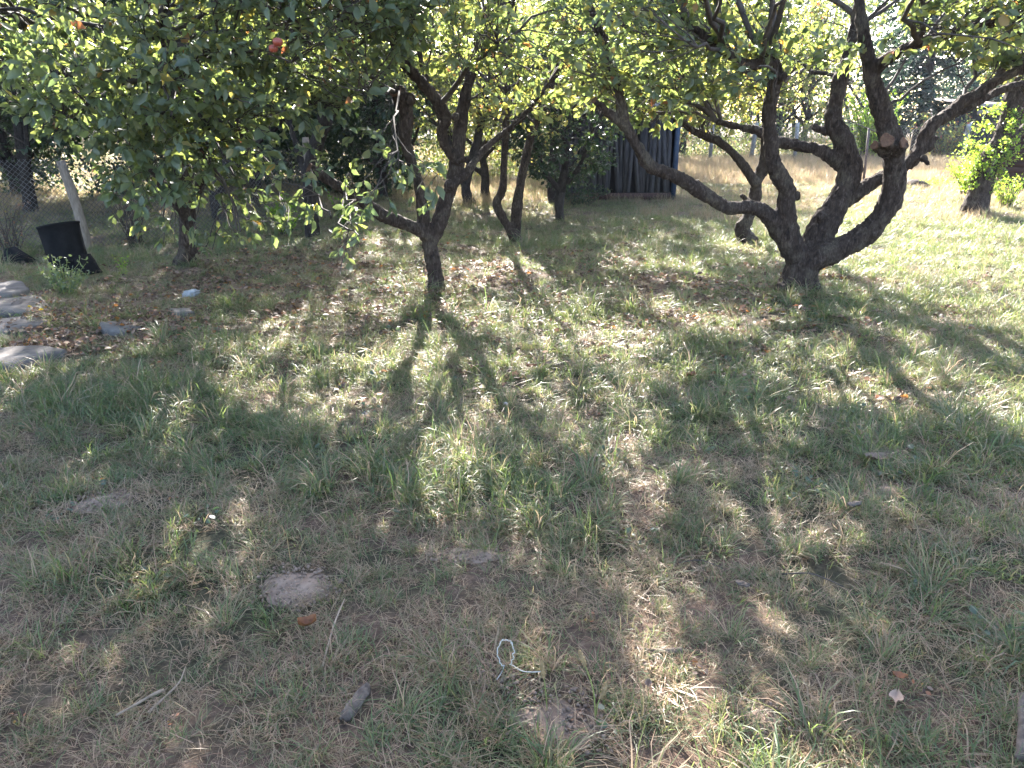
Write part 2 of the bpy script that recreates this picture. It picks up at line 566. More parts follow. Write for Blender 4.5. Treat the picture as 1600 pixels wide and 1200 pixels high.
def limbs_mesh(name, limbs, voxel, seed, bumps=0.012, knots=()):
    """main limbs grown together into one continuous body"""
    rng = np.random.default_rng(seed)
    V, F, off = [], [], 0
    for pts, rad in limbs:
        n = len(pts)
        rr = rad * 0.95 * (1 + 0.07 * np.interp(np.arange(n), np.arange(0, n + 4, 4), rng.standard_normal(len(np.arange(0, n + 4, 4)))))
        v, q = tubes(pts[None], rr[None], 12, 0.04, rng)
        V.append(v)
        F += (q + off).tolist()
        F += (tube_caps(1, n, 12) + off).tolist()
        off += len(v)
    for c, r in knots:
        d = norm(rng.standard_normal((26, 3)))
        # a small lump: lat/long sphere
        a, b = 8, 6
        vv = [(0, 0, 1)] + [(math.sin(PI * j / b) * math.cos(2 * PI * i / a), math.sin(PI * j / b) * math.sin(2 * PI * i / a), math.cos(PI * j / b)) for j in range(1, b) for i in range(a)] + [(0, 0, -1)]
        vv = np.array(vv) * r + np.asarray(c)
        ff = [[0, 1 + i, 1 + (i + 1) % a] for i in range(a)]
        for j in range(b - 2):
            for i in range(a):
                ff.append([1 + j * a + i, 1 + (j + 1) * a + i, 1 + (j + 1) * a + (i + 1) % a, 1 + j * a + (i + 1) % a])
        last = len(vv) - 1
        ff += [[last, 1 + (b - 2) * a + (i + 1) % a, 1 + (b - 2) * a + i] for i in range(a)]
        V.append(vv)
        F += [[x + off for x in f] for f in ff]
        off += len(vv)
    me = bpy.data.meshes.new('raw')
    me.from_pydata(np.vstack(V).tolist(), [], F)
    o = bpy.data.objects.new('raw', me)
    COL.objects.link(o)
    m = o.modifiers.new('r', 'REMESH')
    m.mode = 'VOXEL'
    m.voxel_size = voxel
    m.use_smooth_shade = True
    s = o.modifiers.new('s', 'SMOOTH')
    s.iterations = 2
    s.factor = 0.5
    dg = DG()
    dg.update()
    res = bpy.data.meshes.new_from_object(o.evaluated_get(dg))
    bpy.data.objects.remove(o)
    bpy.data.meshes.remove(me)
    n = len(res.vertices)
    co = np.empty(n * 3, np.float32)
    no = np.empty(n * 3, np.float32)
    res.vertices.foreach_get('co', co)
    res.vertices.foreach_get('normal', no)
    co, no = co.reshape(-1, 3), no.reshape(-1, 3)
    h = np.array([0.3 - 2.0 * abs(mnoise.noise((x * 17, y * 17, z * 7))) + 0.7 * mnoise.noise((x * 46, y * 46, z * 22)) + 0.6 * mnoise.noise((x * 7, y * 7, z * 5)) for x, y, z in co.tolist()])
    co = co + no * (h * bumps)[:, None]
    res.vertices.foreach_set('co', co.ravel().astype(np.float32))
    res.update()
    res.name = name
    return res


def hue_values(rng, n, pos, seed, base=0.42, spread=0.2, old=0.05):
    h = base + spread * rng.standard_normal(n) * 0.8 + 0.16 * clump(pos, seed + 9, 1.6)
    h = np.clip(h, 0.02, 0.86)
    k = rng.uniform(0, 1, n)
    h = np.where(k < old, rng.uniform(0.86, 1.0, n), h)
    return h


def visible_order(pos):
    """indices of points in the camera's view, nearest first"""
    rel = pos - np.array((0, 0, CAM_H))
    z = rel[:, 1] * CP - rel[:, 2] * SP
    u = rel[:, 0] / np.maximum(z, 0.1)
    v = (rel[:, 1] * SP + rel[:, 2] * CP) / np.maximum(z, 0.1)
    ok = (z > 0.5) & (np.abs(u) < 0.665) & (v < 0.5) & (v > -0.5)
    i = np.nonzero(ok)[0]
    return i[np.argsort(z[i])]


def crown(root, seed, limbs, ells, nb, ns, nt, lpt, size, anchor, mats=('twig', 'leaf'), min_z=0.9, hi=True, singles=0,
          base=0.42, spread=0.2, old=0.05, droop=0.35, r_b=0.019, thr=-0.12, scale=2.2, width=1.0, branch_parts=True, span=(0.2, 1.0), maxlen=1.1):
    rng = np.random.default_rng(seed)
    nodes = np.vstack([l[0] for l in limbs])
    nr = np.concatenate([l[1] for l in limbs])
    k = nodes[:, 2] > min_z
    if k.sum() > 3:
        nodes, nr = nodes[k], nr[k]
    anchor = np.asarray(anchor, float)
    # branches
    tb = in_ells(rng, ells, nb, seed, 0.2, scale, -0.5)
    pb, rb, _ = connect(tb, nodes, nr, anchor, r_b, 0.006, 9, 0.10, rng, 0.35)
    nodes2 = np.vstack((nodes, pb[:, 1:].reshape(-1, 3)))
    nr2 = np.concatenate((nr, rb[:, 1:].ravel()))
    ts = in_ells(rng, ells, ns, seed, 0.4, scale, thr)
    ps, rs, _ = connect(ts, nodes2, nr2, anchor, 0.010, 0.003, 7, 0.06, rng, 0.2)
    nodes3 = np.vstack((nodes2, ps[:, 1:].reshape(-1, 3)))
    nr3 = np.concatenate((nr2, rs[:, 1:].ravel()))
    tt = in_ells(rng, ells, nt, seed, 0.6, scale, thr)
    pt, rt, L = connect(tt, nodes3, nr3, anchor, 0.0075, 0.0019, 5, 0.03, rng, 0.1)
    ok = L < maxlen
    pt, rt, L = pt[ok], rt[ok], L[ok]
    if branch_parts:
        for i in range(len(pb)):
            v, q = tubes(pb[i:i + 1], rb[i:i + 1], 7, 0.06, rng)
            link('branch', mesh_np('branch', v, [q]), M[mats[0]], root)
        v2, q2 = tubes(ps, rs, 5, 0.06, rng)
    else:
        va, qa = tubes(pb, rb, 5, 0.05, rng)
        vb, qb = tubes(ps, rs, 4)
        v2, q2 = np.vstack((va, vb)), np.vstack((qa, qb + len(va)))
    v3, q3 = tubes(pt, rt, 3)
    tw = link('twigs', mesh_np('twigs', np.vstack((v2, v3)), [np.vstack((q2, q3 + len(v2)))]), M[mats[0]], root)
    tag(tw, kind='stuff')
    # leaves along the twigs
    m = len(pt)
    kk = rng.poisson(lpt, m) + 1
    ti = np.repeat(np.arange(m), kk)
    n = len(ti)
    tpar = rng.uniform(span[0], span[1], n) ** 0.8 * 3.999
    i0 = tpar.astype(int)
    fr = (tpar - i0)[:, None]
    pos = pt[ti, i0] * (1 - fr) + pt[ti, i0 + 1] * fr
    tang = norm(pt[ti, i0 + 1] - pt[ti, i0])
    dirs = norm(tang * 0.8 + rng.standard_normal((n, 3)) * 0.55)
    dirs[:, 2] -= droop
    sz = size * np.clip(1 + 0.28 * rng.standard_normal(n), 0.4, 1.7)
    hue = hue_values(rng, n, pos, seed, base, spread, old)
    mask = np.ones(n, bool)
    if singles:
        first = visible_order(pos)[:singles]
        mask[first] = False
        r, f, u = leaf_frames(dirs[first], rng, 0.6)
        hs = np.array([h for h, _ in SINGLE])
        for j, i in enumerate(first):
            o = bpy.data.objects.new('leaf', SINGLE[int(np.argmin(np.abs(hs - hue[i] + rng.normal(0, 0.04))))][1])
            COL.objects.link(o)
            o.parent = root
            b = np.asarray(root['base'])
            s = sz[i]
            mt = Matrix(((r[j][0] * s, f[j][0] * s, u[j][0] * s, pos[i][0] - b[0]),
                         (r[j][1] * s, f[j][1] * s, u[j][1] * s, pos[i][1] - b[1]),
                         (r[j][2] * s, f[j][2] * s, u[j][2] * s, pos[i][2] - b[2]), (0, 0, 0, 1)))
            o.matrix_basis = mt
    fo = link('foliage', leaf_mesh('foliage', pos[mask], dirs[mask], sz[mask], hue[mask], rng, hi, width), M[mats[1]], root)
    tag(fo, kind='stuff')
    return n


def limb(pix, Y0, Y1=None, r=(0.05, 0.04), step=0.04):
    """limb through measured points (px, py) going from depth Y0 to Y1"""
    Y1 = Y0 if Y1 is None else Y1
    n = len(pix)
    pts = [P(x, y, Y0 + (Y1 - Y0) * i / (n - 1)) for i, (x, y) in enumerate(pix)]
    if len(r) == 2:
        rad = np.linspace(r[0], r[1], n)
    else:
        rad = np.interp(np.linspace(0, 1, n), np.linspace(0, 1, len(r)), r)
    return spline(pts, rad, step)


def stub_disc(root, c, d, r, label=None):
    """sawn end of a pruned limb: a dished disc with a raised bark rim"""
    d = Vector(d).normalized()
    x = d.orthogonal().normalized()
    y = d.cross(x)
    c = Vector(c)
    V, F = [], []
    prof = [(1.0, -0.35), (1.08, 0.05), (0.93, 0.12), (0.80, -0.06), (0.70, -0.02), (0.60, -0.10), (0.48, -0.05), (0.36, -0.14), (0.24, -0.08), (0.12, -0.18), (0.02, -0.12)]
    n = 18
    for rr, h in prof:
        for i in range(n):
            a = 2 * PI * i / n
            w = 1 + 0.09 * math.sin(3 * a + 1) + 0.06 * math.sin(5 * a)
            V.append(tuple(c + (x * math.cos(a) + y * math.sin(a)) * r * rr * w + d * h * r))
    for j in range(len(prof) - 1):
        for i in range(n):
            F.append((j * n + i, j * n + (i + 1) % n, (j + 1) * n + (i + 1) % n, (j + 1) * n + i))
    o = link('cut_stub', mesh_np('cut_stub', np.array(V), [np.array(F)]), M['cut'], root)
    if label:
        o['label'] = label
    return o


# ------------------------------------------------------------------ the big many-limbed apple tree
b = G(1244, 455)
RT = thing('apple_tree', 'large old apple tree with thick dark limbs spreading from one low flared trunk', 'apple tree', b, 'orchard apple trees')
Y = b[1]
Lr = []
Lr.append(limb([(1240, 462), (1246, 440), (1256, 412), (1262, 392)], Y, Y, (0.21, 0.17, 0.16, 0.13)))
Lr.append(limb([(1225, 462), (1240, 430), (1252, 405)], Y - 0.05, Y, (0.11, 0.10, 0.08)))
Lr.append(limb([(1268, 458), (1262, 430), (1262, 405)], Y - 0.06, Y, (0.10, 0.09, 0.08)))
A = limb([(1252, 410), (1234, 378), (1228, 325), (1230, 295), (1216, 272), (1205, 245), (1204, 212), (1202, 172), (1212, 125), (1205, 97), (1188, 99), (1168, 101), (1140, 84), (1108, 62), (1075, 36), (1040, 5)], Y, Y - 0.6, (0.125, 0.085, 0.072, 0.058, 0.05, 0.042, 0.03))
A2 = limb([(1230, 378), (1212, 352), (1195, 332), (1172, 324), (1140, 325), (1108, 308), (1075, 286), (1048, 272), (1024, 264), (1008, 250), (996, 230), (980, 198), (970, 160), (960, 115), (944, 64), (926, 22), (910, -30)], Y - 0.02, Y - 0.55, (0.085, 0.072, 0.066, 0.062, 0.05, 0.042, 0.03))
A3 = limb([(985, 205), (962, 186), (944, 171), (930, 158)], Y - 0.35, Y - 0.5, (0.042, 0.028))
B = limb([(1260, 405), (1282, 362), (1305, 322), (1325, 282), (1328, 255), (1316, 216), (1306, 200), (1302, 180), (1307, 155), (1312, 130), (1318, 104), (1326, 78), (1336, 40), (1342, -20)], Y + 0.05, Y + 0.5, (0.13, 0.125, 0.10, 0.088, 0.08, 0.06, 0.04))
B1 = limb([(1326, 268), (1302, 247), (1275, 233), (1240, 226), (1210, 220), (1185, 205), (1160, 200), (1120, 190)], Y + 0.2, Y + 0.25, (0.075, 0.058, 0.05, 0.03))
B3 = limb([(1318, 315), (1340, 301), (1362, 286), (1385, 274), (1412, 260), (1434, 240), (1446, 212), (1458, 192), (1482, 180), (1500, 162), (1528, 146), (1562, 124), (1605, 104), (1660, 80)], Y + 0.15, Y + 0.3, (0.08, 0.07, 0.068, 0.066, 0.06, 0.05, 0.04))
B4 = limb([(1476, 184), (1510, 168), (1545, 150), (1575, 137), (1620, 126), (1680, 120)], Y + 0.25, Y + 0.8, (0.05, 0.03))
C_ = limb([(1262, 412), (1285, 398), (1310, 389), (1340, 374), (1366, 353), (1386, 324), (1396, 298), (1398, 268), (1396, 244), (1394, 222), (1384, 192), (1375, 162), (1366, 136), (1361, 112), (1354, 80), (1347, 40), (1340, -20)], Y - 0.05, Y - 0.35, (0.12, 0.105, 0.105, 0.10, 0.098, 0.082, 0.065, 0.04))
C2 = limb([(1363, 115), (1384, 93), (1410, 80), (1438, 66), (1475, 56), (1530, 40), (1600, 28)], Y - 0.3, Y - 0.9, (0.055, 0.045, 0.03))
st1 = limb([(1392, 232), (1386, 220)], Y - 0.3, Y - 0.46, (0.065, 0.06))
st2 = limb([(1402, 236), (1412, 224)], Y - 0.28, Y - 0.40, (0.05, 0.045))
st3 = limb([(1385, 240), (1368, 228)], Y - 0.26, Y - 0.34, (0.05, 0.035))
st4 = limb([(1440, 245), (1452, 258)], Y + 0.1, Y, (0.035, 0.02))
st5 = limb([(1448, 235), (1463, 212)], Y + 0.2, Y + 0.22, (0.04, 0.03))
st6 = limb([(1300, 205), (1284, 203), (1268, 197)], Y + 0.3, Y + 0.25, (0.05, 0.04))
Lr += [A, A2, A3, B, B1, B3, B4, C_, C2, st1, st2, st3, st4, st5, st6]
knots = [(P(1244, 306, Y), 0.05), (P(1282, 338, Y), 0.05), (P(1212, 365, Y), 0.06), (P(1340, 365, Y - 0.1), 0.05), (P(1220, 455, Y - 0.1), 0.08),
         (P(1272, 452, Y - 0.1), 0.08), (P(1222, 120, Y - 0.4), 0.04)]
link('trunk', limbs_mesh('trunk', Lr, 0.0125, 1, 0.012, knots), M['bark'], RT)
stub_disc(RT, P(1385.5, 219, Y - 0.49), (-0.25, -1, 0.2), 0.052, 'round sawn limb end with dark rim')
stub_disc(RT, P(1412.5, 223, Y - 0.42), (0.45, -0.9, 0.25), 0.040, 'smaller sawn limb end facing right')
stub_disc(RT, P(1366, 227, Y - 0.36), (-0.9, -0.4, 0.3), 0.034)
stub_disc(RT, P(928, 156, Y - 0.52), (-0.7, -0.3, 0.6), 0.028, 'dark stub end on the long low limb')
CR = [A, A2, B, B1, B3, B4, C_, C2]
ells = [((b[0] + 0.3, Y - 0.1, 2.95), (2.4, 2.0, 1.05), 3.0), ((b[0] - 1.4, Y - 0.4, 2.45), (1.3, 1.4, 0.8), 1.3),
        ((b[0] + 1.7, Y - 0.2, 2.75), (1.2, 1.5, 0.8), 1.2), ((b[0] + 0.1, Y - 1.9, 2.35), (1.7, 1.0, 0.48), 1.2), ((b[0] - 1.3, Y + 0.6, 2.0), (1.0, 0.8, 0.6), 0.7), ((b[0] - 0.4, Y, 3.75), (2.3, 1.9, 0.55), 1.6)]  # last ellipsoid: crown top above the view, added to shade the foreground
crown(RT, 11, CR, ells, 65, 320, 2450, 8.5, 0.070, (b[0], Y, 1.0), thr=0.0, scale=1.8, singles=300, base=0.46, min_z=1.5, old=0.03)

# ------------------------------------------------------------------ the middle apple tree with three forks
b = G(681, 455)
CT = thing('apple_tree', 'apple tree with slim straight trunk forking low beside a limb sawn short', 'apple tree', b, 'orchard apple trees')
Y = b[1]
Lc = [limb([(682, 462), (681, 445), (677, 410), (670, 378), (668, 360)], Y, Y, (0.115, 0.082, 0.078, 0.076))]
Lc.append(limb([(674, 378), (682, 358), (691, 335), (698, 307), (707, 282), (713, 257), (716, 232), (718, 205), (723, 172), (732, 128), (748, 90), (765, 50), (778, 0), (785, -40)], Y, Y + 0.35, (0.07, 0.075, 0.078, 0.07, 0.055, 0.045, 0.03)))
c1 = Lc[-1]
Lm = limb([(666, 372), (662, 345), (660, 320), (657, 298), (650, 273), (640, 245), (633, 215), (635, 185), (632, 160), (622, 147)], Y, Y - 0.25, (0.062, 0.055, 0.055, 0.06, 0.075))
Ll = limb([(672, 372), (656, 360), (637, 351), (600, 337), (562, 312), (525, 288), (500, 272), (484, 263)], Y, Y - 0.45, (0.07, 0.062, 0.06, 0.052, 0.042))
Ln = limb([(712, 250), (697, 230), (690, 205), (697, 184), (682, 156), (652, 122), (630, 95), (617, 66), (614, 25), (606, -20)], Y + 0.1, Y - 0.5, (0.05, 0.05, 0.052, 0.045, 0.03))
Lq = limb([(708, 285), (726, 274), (744, 250), (760, 231), (787, 208), (820, 180), (850, 140)], Y + 0.05, Y + 0.3, (0.05, 0.034, 0.03, 0.018))
Ls = limb([(715, 254), (732, 246)], Y + 0.05, Y, (0.03, 0.022))
Lw = limb([(694, 205), (680, 165), (664, 120), (652, 60), (646, 10), (640, -40)], Y + 0.1, Y + 0.3, (0.03, 0.02))
Lc += [Lm, Ll, Ln, Lq, Ls, Lw]
knots = [(P(624, 146, Y - 0.25), 0.07), (P(640, 156, Y - 0.25), 0.06), (P(690, 450, Y), 0.05), (P(672, 452, Y - 0.06), 0.06), (P(703, 290, Y), 0.06), (P(712, 182, Y), 0.04)]
link('trunk', limbs_mesh('trunk', Lc, 0.0105, 2, 0.009, knots), M['bark'], CT)
stub_disc(CT, P(482, 262, Y - 0.47), (-0.8, -0.3, 0.5), 0.04, 'sawn end of the low left limb')
stub_disc(CT, P(618, 142, Y - 0.29), (-0.5, -0.6, 0.7), 0.05, 'burred top of the sawn upright limb')
ells = [((b[0] + 0.1, Y + 0.1, 2.95), (2.0, 1.8, 1.05), 2.5), ((b[0] - 0.5, Y - 0.9, 2.35), (1.4, 1.0, 0.6), 1.1), ((b[0] + 1.1, Y, 2.3), (1.2, 1.2, 0.75), 1.0), ((b[0], Y, 3.8), (2.0, 1.7, 0.5), 1.3)]  # last ellipsoid is unseen upper foliage added for denser foreground shade
crown(CT, 12, [c1, Lm, Ln, Lq, Lw], ells, 50, 260, 1500, 8, 0.062, (b[0], Y, 1.0), thr=0.0, scale=1.8, singles=200, base=0.48, min_z=1.35, old=0.04)
# a thin drooping shoot with a few big leaves in front of the trunk
ells = [((b[0] - 0.5, Y - 1.3, 1.12), (0.75, 0.5, 0.38), 1.0), ((b[0] - 0.5, Y - 1.5, 0.72), (0.25, 0.3, 0.3), 0.35)]
crown(CT, 13, [Lm, Ll], ells, 4, 18, 62, 5, 0.074, (b[0] - 0.2, Y, 2.0), singles=90, base=0.32, min_z=0.7, r_b=0.008, old=0.02)

# ------------------------------------------------------------------ the left apple tree, leafy down to the grass
b = G(290, 415)
LT = thing('apple_tree', 'broad apple tree with big leaves hanging low over its short stubby trunk', 'apple tree', b, 'orchard apple trees')
Y = b[1]
Lt = [limb([(288, 420), (291, 395), (294, 365), (292, 335), (296, 300), (290, 260)], Y, Y, (0.13, 0.105, 0.10, 0.09, 0.075))]
t1 = limb([(293, 345), (262, 300), (225, 250), (180, 190), (130, 130), (70, 70)], Y, Y - 1.2, (0.065, 0.05, 0.04, 0.025))
t2 = limb([(292, 330), (310, 290), (345, 240), (395, 180), (440, 120), (470, 50)], Y, Y - 1.5, (0.065, 0.05, 0.04, 0.025))
t3 = limb([(292, 300), (285, 230), (292, 160), (280, 80), (290, -10)], Y, Y - 0.3, (0.065, 0.05, 0.03))
t4 = limb([(290, 320), (280, 280), (270, 200), (265, 120), (250, 20)], Y, Y - 2.3, (0.06, 0.045, 0.02))
t5 = limb([(293, 310), (320, 250), (370, 170), (400, 90)], Y, Y + 1.2, (0.06, 0.045, 0.025))
stb = limb([(296, 395), (312, 388)], Y, Y - 0.05, (0.045, 0.04))
Lt += [t1, t2, t3, t4, t5, stb]
link('trunk', limbs_mesh('trunk', Lt, 0.016, 3, 0.010, [(P(280, 412, Y), 0.08), (P(302, 414, Y), 0.08)]), M['bark'], LT)
stub_disc(LT, P(314, 387, Y - 0.06), (0.9, -0.4, 0.1), 0.042, 'pale sawn stub low on the trunk')
bx = b[0]
ells = [((bx + 0.9, Y - 2.2, 2.55), (2.35, 1.7, 1.1), 4.2), ((bx + 1.2, Y - 2.4, 1.75), (1.25, 1.1, 0.6), 1.4),
        ((bx + 1.25, Y - 2.3, 1.15), (0.8, 0.8, 0.5), 0.8), ((bx + 2.25, Y - 2.4, 2.25), (0.8, 0.9, 0.6), .8), ((bx - 0.5, Y - 2.0, 2.4), (1.2, 1.0, 0.55), 1.0)]
crown(LT, 14, [t1, t2, t3, t4, t5], ells, 75, 380, 2300, 8, 0.076, (bx, Y - .8, 1.2), singles=300, base=0.38, min_z=0.9, old=0.018, droop=0.45, spread=.18)
ells = [((bx + 1.05, Y - 2.0, 0.78), (0.75, 0.6, 0.28), 1.0)]
crown(LT, 15, [t2, t4], ells, 4, 16, 60, 4, 0.075, (bx, Y - 0.5, 1.6), singles=0, base=0.38, min_z=0.5, r_b=0.008)


# ------------------------------------------------------------------ smaller trees behind
def small_tree(label, base_px, limbs_px, dY, radii, ells_rel, seed, nb=25, ns=90, nt=500, lpt=8, size=0.06, mats=('twig', 'leaf'), barkm='bark',
               voxel=0.018, group='orchard apple trees', min_z=1.2, base=0.55, name='apple_tree', cat='apple tree', **kw):
    b = G(*base_px)
    root = thing(name, label, cat, b, group)
    L = []
    for i, lp in enumerate(limbs_px):
        L.append(limb(lp, b[1], b[1] + dY[i], radii[i]))
    link('trunk', limbs_mesh('trunk', L, voxel, seed, 0.008), M[barkm], root)
    ells = [((b[0] + e[0][0], b[1] + e[0][1], e[0][2]), e[1], e[2]) for e in ells_rel]
    crown(root, seed, L, ells, nb, ns, nt, lpt, size, (b[0], b[1], 1.0), mats, min_z, hi=False, base=base, branch_parts=False, **kw)
    return root


small_tree('small apple tree with two thin stems parting near the ground behind the forked trunk', (803, 380),
           [[(808, 384), (802, 366), (788, 345), (776, 318), (785, 298), (787, 262), (790, 212), (792, 165), (796, 110), (802, 40)],
            [(808, 384), (806, 345), (812, 295), (821, 250), (831, 210), (846, 168), (862, 130), (882, 92), (905, 40)]],
           [-0.2, 0.3], [(0.085, 0.06, 0.055, 0.045, 0.03), (0.085, 0.062, 0.055, 0.045, 0.03)],
           [((0.2, 0.2, 2.45), (1.6, 1.2, 0.85), 2.0), ((0.3, 0.2, 1.8), (1.2, 1.0, 0.55), 0.6)], 21, nt=620, size=0.058, base=0.62)
small_tree('tall dark apple trunk standing upright left of the low sawn limb', (488, 372),
           [[(489, 376), (486, 330), (485, 280), (492, 235), (505, 190), (512, 130), (520, 60)], [(486, 300), (470, 250), (455, 200), (440, 130)], [(495, 225), (520, 180), (550, 120)]],
           [0.1, 0.4, 0.5], [(0.12, 0.10, 0.10, 0.09, 0.06), (0.06, 0.03), (0.06, 0.03)],
           [((0.0, 0.2, 2.6), (1.6, 1.4, 0.95), 1.0)], 22, nt=700, base=0.45, barkm='bark_dark', mats=('twig', 'leaf'))
small_tree('bent apple trunk with a broken stub seen below the long bare limb', (1168, 380),
           [[(1173, 384), (1160, 358), (1170, 338), (1180, 307), (1182, 284), (1194, 260), (1198, 225), (1200, 170), (1205, 100)],
            [(1182, 290), (1170, 270), (1150, 244), (1126, 223), (1104, 214), (1070, 195), (1040, 150)], [(1172, 318), (1158, 304)]],
           [0.2, 0.3, -0.05], [(0.12, 0.09, 0.085, 0.08, 0.05), (0.075, 0.06, 0.05, 0.03), (0.04, 0.03)],
           [((0.0, 0.3, 2.45), (1.7, 1.2, 0.8), 2.0), ((-0.6, 0.2, 1.85), (1.1, 0.9, 0.45), 0.7)], 23, nt=950, base=0.64, size=0.055)
IV = small_tree('leaning thick brown trunk wrapped in bright green shoots by the brown wall', (1522, 337),
                [[(1521, 341), (1524, 322), (1531, 300), (1541, 262), (1556, 237), (1571, 208), (1580, 170), (1590, 120), (1600, 60)], [(1560, 232), (1600, 200), (1650, 150)]],
                [0.2, 0.5], [(0.24, 0.20, 0.19, 0.17, 0.14, 0.10), (0.10, 0.05)],
                [((0.9, 0.1, 2.7), (1.6, 1.4, 1.0), 2.0)], 24, nt=700, base=0.6, barkm='bark', voxel=0.022)
small_tree('thin dark trunk at the back with a forked lean right of the middle tree', (732, 318),
           [[(736, 322), (728, 295), (735, 260), (745, 220), (760, 170)], [(730, 300), (715, 260), (700, 210)]],
           [0.2, 0.3], [(0.12, 0.09, 0.08, 0.05), (0.07, 0.04)], [((0.0, 0.2, 2.35), (1.7, 1.3, 1.1), 1.0)], 25, nt=750, base=0.62, barkm='bark_dark', size=0.06)
small_tree('dense dusky plum tree with leaves to the ground beside the board shed', (876, 343),
           [[(876, 347), (874, 320), (878, 290), (885, 240), (880, 180)], [(876, 300), (850, 265), (835, 220)], [(878, 295), (905, 260), (920, 220)]],
           [0.1, 0.2, -0.2], [(0.10, 0.07, 0.05), (0.05, 0.03), (0.05, 0.03)],
           [((0.05, 0.1, 1.6), (1.05, 0.9, 1.15), 2.2), ((0.6, 0, 2.5), (1.5, 1.0, 0.9), 1.5)], 26, nt=1700, lpt=9, base=0.4, min_z=0.5, barkm='bark_dark',
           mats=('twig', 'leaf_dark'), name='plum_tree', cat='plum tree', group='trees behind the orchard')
small_tree('dark crooked trunk beyond the wire mesh fence in deep shade', (350, 345),
           [[(352, 349), (345, 320), (340, 295), (350, 260), (365, 215), (360, 150)], [(345, 310), (322, 275), (300, 230)], [(350, 262), (390, 235), (420, 200)]],
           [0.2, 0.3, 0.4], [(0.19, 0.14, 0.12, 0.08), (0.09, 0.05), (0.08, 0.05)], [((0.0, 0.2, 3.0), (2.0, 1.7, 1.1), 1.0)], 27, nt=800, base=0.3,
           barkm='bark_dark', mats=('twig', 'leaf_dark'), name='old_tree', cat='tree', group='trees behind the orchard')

# ------------------------------------------------------------------ background trees: a few kinds, copied with their parts
def proto_tree(name, seed, H, rx, mats, base, size, low, nt, lpt, barkm='bark_dark', spread=0.2, r=0.11):
    rng = np.random.default_rng(seed)
    root = thing(name, 'tree', 'tree', (0, 0, 0), 'trees behind the orchard')
    L = [spline([(0, 0, -0.1), (rng.normal(0, .06), rng.normal(0, .06), 0.6), (rng.normal(0, .12), rng.normal(0, .12), H * 0.35), (rng.normal(0, .2), 0, H * 0.85)], (r * 1.3, r, r * .8, r * .25), 0.1)]
    for i in range(4):
        a = i * PI / 2 + rng.uniform(-.5, .5)
        z0 = rng.uniform(0.5, 1.3)
        L.append(spline([(0, 0, z0), (math.cos(a) * rx * .3, math.sin(a) * rx * .3, z0 + 0.6), (math.cos(a) * rx * .65, math.sin(a) * rx * .65, H * 0.62)], (r * .6, r * .45, r * .2), 0.1))
    link('trunk', limbs_mesh('trunk', L, 0.03, seed, 0.012), M[barkm], root)
    mz = (H + low) / 2
    ells = [((0, 0, mz), (rx, rx, (H - low) / 2), 1.0), ((rx * .3, 0, mz + .5), (rx * .7, rx * .7, (H - low) / 2), 0.5)]
    crown(root, seed, L, ells, 30, 110, nt, lpt, size, (0, 0, 1.0), mats, 0.6, hi=False, base=base, spread=spread, branch_parts=False, r_b=0.028)
    return root


def copy_tree(src, loc, rz, sc, label, group=None, cat=None):
    r = src.copy()
    COL.objects.link(r)
    r.location = loc
    r.rotation_euler = (0, 0, rz)
    r.scale = (sc, sc, sc)
    tag(r, label, cat, group)
    for ch in src.children:
        c = ch.copy()
        COL.objects.link(c)
        c.parent = r
        for g in ch.children:
            d = g.copy()
            COL.objects.link(d)
            d.parent = c
    return r


pa = proto_tree('fruit_tree', 31, 4.6, 2.2, ('twig', 'leaf'), 0.60, 0.085, 0.75, 950, 8)
pb_ = proto_tree('fruit_tree', 32, 5.6, 2.5, ('twig', 'leaf'), 0.56, 0.095, 1.0, 950, 8)
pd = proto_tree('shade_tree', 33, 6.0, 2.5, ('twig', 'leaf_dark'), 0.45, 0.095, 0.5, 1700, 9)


def put(o, x, y, rz, sc, label):
    o.location = (x, y, float(relief(x, y)))
    o.rotation_euler = (0, 0, rz)
    o.scale = (sc,) * 3
    o['label'] = label


def cp(src, x, y, rz, sc, label):
    return copy_tree(src, (x, y, float(relief(x, y))), rz, sc, label)


put(pa, 0.75, 14.6, 0.3, 0.72, 'yellow-green fruit tree in sun just behind the two-stemmed small tree')
cp(pa, -0.55, 15.6, 4.0, 0.75, 'yellow-green fruit tree glimpsed through the forks of the middle apple tree')
cp(pa, 2.7, 17.6, 2.9, 0.95, 'yellow-green fruit tree rising over the roof end of the board shed')
cp(pa, 3.9, 21.5, 2.1, 1.05, 'yellow-green fruit tree standing beyond the board shed')
cp(pa, 1.3, 18.6, 5.3, 0.95, 'yellow-green fruit tree between the plum tree and the far trees')
cp(pa, 9.6, 29.5, 1.1, 1.0, 'yellow-green fruit tree beyond the back fence behind the sawn-limb fork')
cp(pb_, 11.4, 31.5, 3.6, 1.1, 'taller sunlit tree beyond the far fence near the iron pole')
put(pb_, 2.2, 24.0, 1.7, 1.1, 'taller sunlit tree far behind the plum tree')
cp(pb_, 6.2, 29.5, 5.1, 1.1, 'taller sunlit tree at the far edge of the dry grass field')
cp(pb_, 8.4, 33.0, 0.9, 1.25, 'taller sunlit tree behind the bent trunk at the far field edge')
cp(pb_, -3.0, 24.0, 3.1, 1.15, 'taller sunlit tree far behind the upright dark trunk')
cp(pb_, -0.2, 29.5, 2.5, 1.2, 'taller sunlit tree in the far gap between middle and small apple trees')
cp(pb_, 4.2, 33.5, 4.4, 1.3, 'taller sunlit tree far beyond the shed corner')
put(pd, -4.6, 14.2, 0.0, 0.95, 'dense dark tree in shade behind the upright dark trunk')
cp(pd, -8.0, 13.0, 1.2, 0.95, 'dense dark tree beyond the wire fence behind its wooden post')
cp(pd, -2.6, 15.8, 2.2, 0.9, 'dense dark tree at the back between middle tree and upright trunk')
